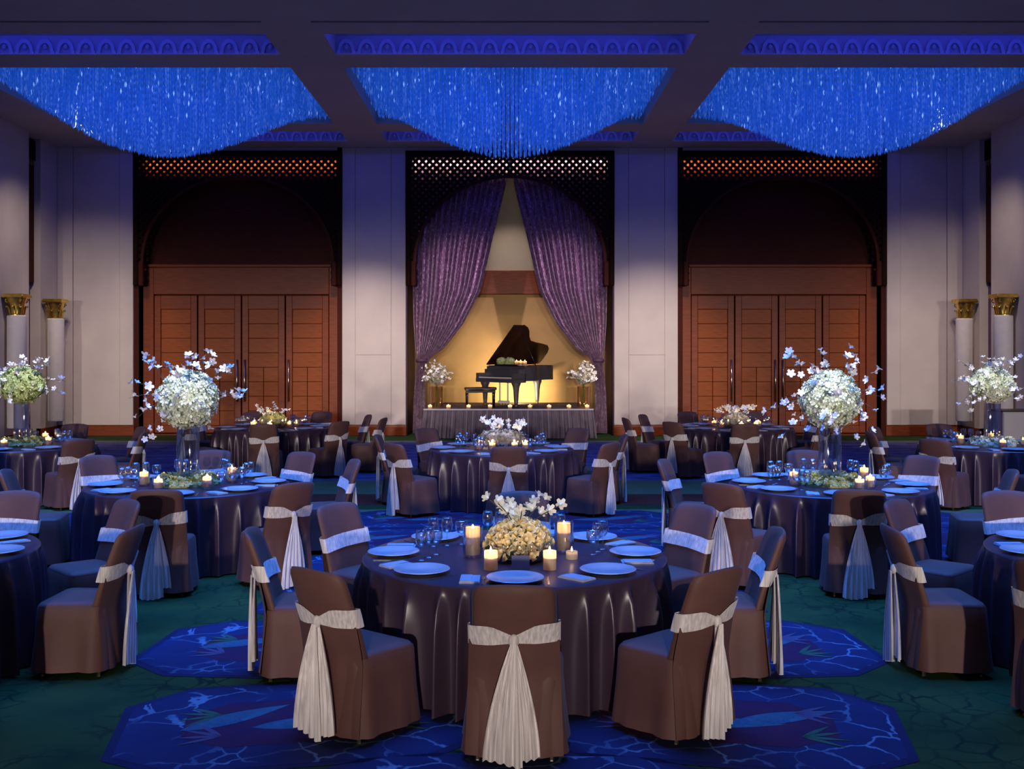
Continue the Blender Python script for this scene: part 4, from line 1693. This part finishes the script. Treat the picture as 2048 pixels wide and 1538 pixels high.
# glass trough on the stage table
cx, cy = TABLES['stage']['c']
tr_ = MB()
a, b_, h = .36, .16, .20
for (x0, x1, y0, y1) in ((-a, a, -b_, -b_ + .006), (-a, a, b_ - .006, b_), (-a, -a + .006, -b_ + .006, b_ - .006), (a - .006, a, -b_ + .006, b_ - .006)):
    tr_.box(x0, x1, y0, y1, 0.006, h)
tr_.box(-a, a, -b_, b_, 0, .006)
tag(tr_.build('glass_trough', 'glass_vase', None, False, (cx, cy, ZT)), 'rectangular clear glass trough of mixed flowers below the stage', 'vase')
fa = tag(empty('flower_arrangement', (cx, cy, ZT + .01)), 'mixed white and green flowers filling the glass trough below the stage', 'flowers')
tag(flower_ball(.15, 520, .03, (2.1, .9, .85), 17, cut=-.55).build('flower_mass', 'floret_mixed', fa, loc=(0, 0, .12)), kind='stuff')
for k in range(16):
    a_ = rn.uniform(0, 6.28)
    tip = (.34 * cos(a_), .16 * sin(a_), rn.uniform(.26, .40))
    branch(fa, (tip[0] * .4, tip[1] * .4, .15), tip, (0, 0, .03), 3, me_bl, rn)
for q, (ax, ay) in enumerate(((-.30, -.26), (-.12, -.28), (.18, -.27), (.33, -.24))):
    tag(inst('candle_glass', me_h2, None, (cx + ax, cy + ay, ZT)), 'clear glass candle holder along the trough below the stage', 'glass', 'candle glasses below the stage')
    candle(cx + ax, cy + ay, ZT + .02, .042, .085, 'cream candle burning beside the glass trough below the stage', 'candles below the stage', 2.6)
lamp('pin_spot', 'SPOT', (0.3, cy - 3.4, 7.0), 900, (1.0, .93, .84), aim=(cx, cy, .95), spot_size=R(8), spot_blend=.7, shadow_soft_size=.05)

# low centrepieces before the doors
for key, mt, lab, nmx in (('door_l', 'floret_yellow', 'low yellow-green flowers in a glass bowl before the doors', 'yellow'), ('door_r', 'floret_mixed', 'low mixed flowers with white buds in a glass bowl before the doors', 'white')):
    cx, cy = TABLES[key]['c']
    nm = TABLES[key]['name']
    bw_ = MB().lathe([(.001, 0), (.2, 0), (.25, .03), (.26, .16), (.254, .16), (.244, .035), (.001, .01)], 28).build('glass_bowl', 'glass_vase', None, 40, (cx, cy, ZT))
    tag(bw_, f'round clear glass bowl of {nmx} flowers before the doors', 'bowl')
    fa = tag(empty('flower_arrangement', (cx, cy, ZT + .012)), lab, 'flowers')
    tag(flower_ball(.2, 420, .036, (1.1, 1.1, .75), 23, cut=-.4).build('flower_mass', mt, fa, loc=(0, 0, .10)), kind='stuff')
    for k in range(16):
        a_ = rn.uniform(0, 6.28)
        L = rn.uniform(.2, .38)
        branch(fa, (.1 * cos(a_), .1 * sin(a_), .15), (L * cos(a_), L * sin(a_), rn.uniform(.24, .38)), (0, 0, .06), 3, me_bl_s if nmx == 'yellow' else me_bl, rn)
    for (ax, ay) in ((-.30, -.22), (.02, -.36), (.32, -.16), (-.36, .12), (.40, .02)):
        tag(inst('candle_glass', me_h2, None, (cx + ax, cy + ay, ZT)), f'clear glass candle holder on {nm}', 'glass', f'candle glasses on {nm}')
        candle(cx + ax, cy + ay, ZT + .02, .042, .085, f'cream candle burning in a glass on {nm}', f'candles on {nm}', 2.8)
    lamp('pin_spot', 'SPOT', (cx * .7, cy - 3.2, 7.0), 700, (1.0, .90, .75), aim=(cx, cy, .95), spot_size=R(7), spot_blend=.7, shadow_soft_size=.05)

# stage votives
for k, px in enumerate((860, 897, 937, 980, 1020, 1060, 1098, 1138, 1174)):
    x = (px - 1020) * 25.32 / FPX
    candle(x, SY0 + .12, STZ + .003, .05, .085, 'small white votive candle burning along the stage edge', 'votives along the stage edge', 1.8, well=.45)
# stage flower vases
for s, xv in ((-1, -1.80), (1, 1.80)):
    vm = MB().lathe([(.001, 0), (.17, 0), (.17, .52), (.163, .52), (.162, .02), (.001, .018)], 24).build('glass_vase', 'glass_amber', None, 40, (xv, 25.75, STZ + .001))
    tag(vm, 'amber-lit wide glass vase standing on the stage corner', 'vase', 'stage corner vases')
    fa = tag(empty('flower_arrangement', (xv, 25.75, STZ + .45)), 'airy white blossom spray in a glass vase on the stage corner', 'flowers', 'stage corner sprays')
    tag(flower_ball(.17, 330, .04, (1, 1, .9), 29 + s, cut=-.9).build('flower_mass', 'floret_mixed', fa, loc=(0, 0, .28)), kind='stuff')
    for k in range(34):
        a_ = 2.4 * k
        el = rn.uniform(-.25, 1.45)
        L = rn.uniform(.30, .46)
        branch(fa, (.03 * cos(a_), .03 * sin(a_), .18), (L * cos(el) * cos(a_), L * cos(el) * sin(a_), .27 + L * sin(el)), (0, 0, .05), 3, me_bl, rn)
    for k in range(6):
        MB().tube([(.04 * cos(k), .04 * sin(k), -.42), (.02 * cos(k + 1), .02 * sin(k + 1), .22)], .006, 5).build('flower_stem', 'leaf', fa)
    lamp('pin_spot', 'SPOT', (s * 1.0, 22.0, 7.0), 1400, (1.0, .93, .80), aim=(xv, 25.75, 1.5), spot_size=R(8), spot_blend=.6, shadow_soft_size=.05)
# flowers and candles on the piano
uv_prism([(.31, .05), (.62, .05), (.62, 1.45), (.31, 1.45)], 1.0, 1.018).build('top_shelf', 'black_lacquer', pi_root)
for k, (u, v) in enumerate(((.47, .40), (.47, .72))):
    x, y = uvp(u, v)
    o = flower_ball(.115, 240, .028, (1.05, 1, .85), 40 + k, cut=-.75).build('hydrangea_head', 'floret_green', None, False, (p0[0] + x, p0[1] + y, STZ + 1.022 + .10))
    tag(o, 'pale green hydrangea head lying on the piano', 'flower', 'hydrangeas on the piano', 'thing')
for k, (u, v) in enumerate(((.46, 1.00), (.46, 1.16), (.46, 1.32))):
    x, y = uvp(u, v)
    candle(p0[0] + x, p0[1] + y, STZ + 1.0215, .05, .12, 'cream pillar candle burning on the piano top', 'candles on the piano', 1.5)

# ------------------------------------------------------------------ column sconces
def capital():
    m = MB()
    m.lathe([(.15, 0), (.165, .015), (.165, .035), (.15, .05), (.15, .10), (.165, .25), (.20, .36), (.215, .40)], 24)
    m.bbox(-.235, .235, -.235, .235, .40, .46, .015)
    m.bbox(-.22, .22, -.22, .22, .46, .485, .01)
    return m


def acanthus():
    m = MB()
    rows = []
    for v in (0, .25, .5, .75, .92, 1.0):
        r = .158 + .03 * v + .07 * max(0, v - .6) ** 1.2 * 2
        z = .05 + .19 * v - (.05 if v == 1.0 else 0)
        w = .055 * (1 - .35 * v) * (1.0 if v < .95 else .5)
        rows.append([(-w, -(r - .01), z), (-w * .45, -(r + .012), z), (0, -r, z), (w * .45, -(r + .012), z), (w, -(r - .01), z)])
    m.loft(rows, closed=False)
    return m


me_cap, me_ac = capital().mesh('capital', 'gold', 35), acanthus().mesh('acanthus_leaf', 'gold', True)
vol = MB()
sp = [(.06 * (1 - k / 20) * cos(k * .55), 0, .06 * (1 - k / 20) * sin(k * .55)) for k in range(17)]
vol.tube(sp, .014, 5)
me_vol = vol.mesh('volute', 'gold', True)
me_sh = MB().lathe([(.001, 0), (.19, 0), (.2, .02), (.2, 2.44), (.17, 2.46)], 28).mesh('shaft', 'plaster_white', 40)
for s in (-1, 1):
    for (xx, yy, lab) in ((10.93, 25.25, 'white column sconce with gold capital in the wall corner'), (10.78, 22.95, 'white column sconce with gold capital on the side wall pier')):
        e = tag(empty('column_sconce', (s * xx, yy, .42)), lab, 'sconce', 'gold-capped column sconces')
        inst('shaft', me_sh, e)
        c = inst('capital', me_cap, e, (0, 0, 2.44))
        for k in range(8):
            inst('acanthus_leaf', me_ac, c, (0, 0, 0), k * pi / 4)
        for k in range(4):
            o = inst('volute', me_vol, c, (.20 * cos(k * pi / 2 + pi / 4), .20 * sin(k * pi / 2 + pi / 4), .335), k * pi / 2 + pi / 4 + (pi if k in (1, 2) else 0))
        a, b = sorted((0, s * (XS - xx - .0)))
        MB().box(a, b, -.03, .03, 1.0, 1.06).build('wall_bracket', 'gold', e)
# warm spots added to brighten the flank walls and column sconces
for s in (-1, 1):
    lamp('wall_washer', 'SPOT', (s * 9.3, 21.6, 7.05), 420, (1.0, .80, .62), aim=(s * 10.6, 25.6, 1.3), spot_size=R(75), spot_blend=1.0, shadow_soft_size=.1)

for s in (-1, 1):
    lamp('pilaster_washer', 'SPOT', (s * 3.43, 20.9, 7.05), 1700, (1.0, .80, .64), aim=(s * 3.55, YB, 1.0), spot_size=R(46), spot_blend=1.0, shadow_soft_size=.1)  # fill spots added to brighten the foot of the back wall
    lamp('pilaster_washer', 'SPOT', (s * 8.6, 20.9, 7.05), 1300, (1.0, .80, .64), aim=(s * 10.0, YB, 1.0), spot_size=R(44), spot_blend=1.0, shadow_soft_size=.1)

# grey cabinet by the side wall
cb = tag(empty('grey_cabinet', (9.98, 20.6, 0)), 'plain pale grey cabinet standing by the side wall', 'cabinet')
MB().bbox(-.45, .45, -.3, .3, .05, .92, .01).build('body', 'cabinet_grey', cb)
MB().bbox(-.47, .47, -.32, .32, .92, .95, .008).build('top', 'chair_leg_metal', cb)
for q in (-1, 1):
    d = MB().bbox(q * .225 - .215, q * .225 + .215, -.32, -.295, .08, .90, .006).build('door', 'cabinet_grey', cb)
    MB().bbox(q * .04 - .008, q * .04 + .008, -.345, -.318, .5, .62, .004).build('handle', 'chrome', d)
for x in (-.4, .4):
    for y in (-.25, .25):
        MB().box(x - .03, x + .03, y - .03, y + .03, 0, .06).build('foot', 'chair_leg_metal', cb)

# ------------------------------------------------------------------ crystal chandeliers
def chandelier_mesh(seed):
    rn_ = random.Random(seed)
    V, F = [], []
    sx_, sy_ = .088, .10
    nx = int(2 * (CHW - .10) / sx_)
    y0, y1 = YS[2] + .1, YS[3] - .1
    ny = int((y1 - y0) / sy_)
    for i in range(nx + 1):
        u = i / nx
        x = -(CHW - .1) + u * 2 * (CHW - .1)
        for j in range(ny + 1):
            v = j / ny
            y = (y0 - YS[2]) + v * (y1 - y0)
            L = .50 + .30 + 1.26 * (sin(pi * u) ** 1.0) * (sin(pi * min(1, v ** .9)) ** .8) + rn_.uniform(-.03, .03)
            xx, yy = x + rn_.uniform(-.02, .02), y + rn_.uniform(-.02, .02)
            z = .44
            L0 = z - (L - .44)
            n = max(2, int((z - L0) / .11))
            h = (z - L0) / n
            for k in range(n):
                zt = z - k * h
                b = len(V)
                r = .016
                V += [(xx, yy, zt), (xx + r, yy, zt - h * .5), (xx, yy + r, zt - h * .5), (xx - r, yy, zt - h * .5), (xx, yy - r, zt - h * .5), (xx, yy, zt - h * .98)]
                F += [(b, b + 1, b + 2), (b, b + 2, b + 3), (b, b + 3, b + 4), (b, b + 4, b + 1),
                      (b + 5, b + 2, b + 1), (b + 5, b + 3, b + 2), (b + 5, b + 4, b + 3), (b + 5, b + 1, b + 4)]
    me = bpy.data.meshes.new('crystal_strands')
    me.from_pydata(V, [], F)
    me.materials.append(MATS['crystal_beads'])
    return me


ch_me = chandelier_mesh(1)
car_me = MB()
car_me.box(-CHW + .04, CHW - .04, .04, YS[3] - YS[2] - .04, .42, .45)
car_me = car_me.mesh('carrier_plate', 'cove_paint')
for k, cx in enumerate(CXC):
    e = tag(empty('crystal_chandelier', (cx, YS[2], ZC)), ('wide blue crystal chandelier hanging before the stage' if k == 1 else 'wide blue crystal chandelier hanging before the wooden doors'), 'chandelier', 'blue crystal chandeliers')
    o = inst('crystal_strands', ch_me, e)
    o['kind'] = 'stuff'
    inst('carrier_plate', car_me, e)
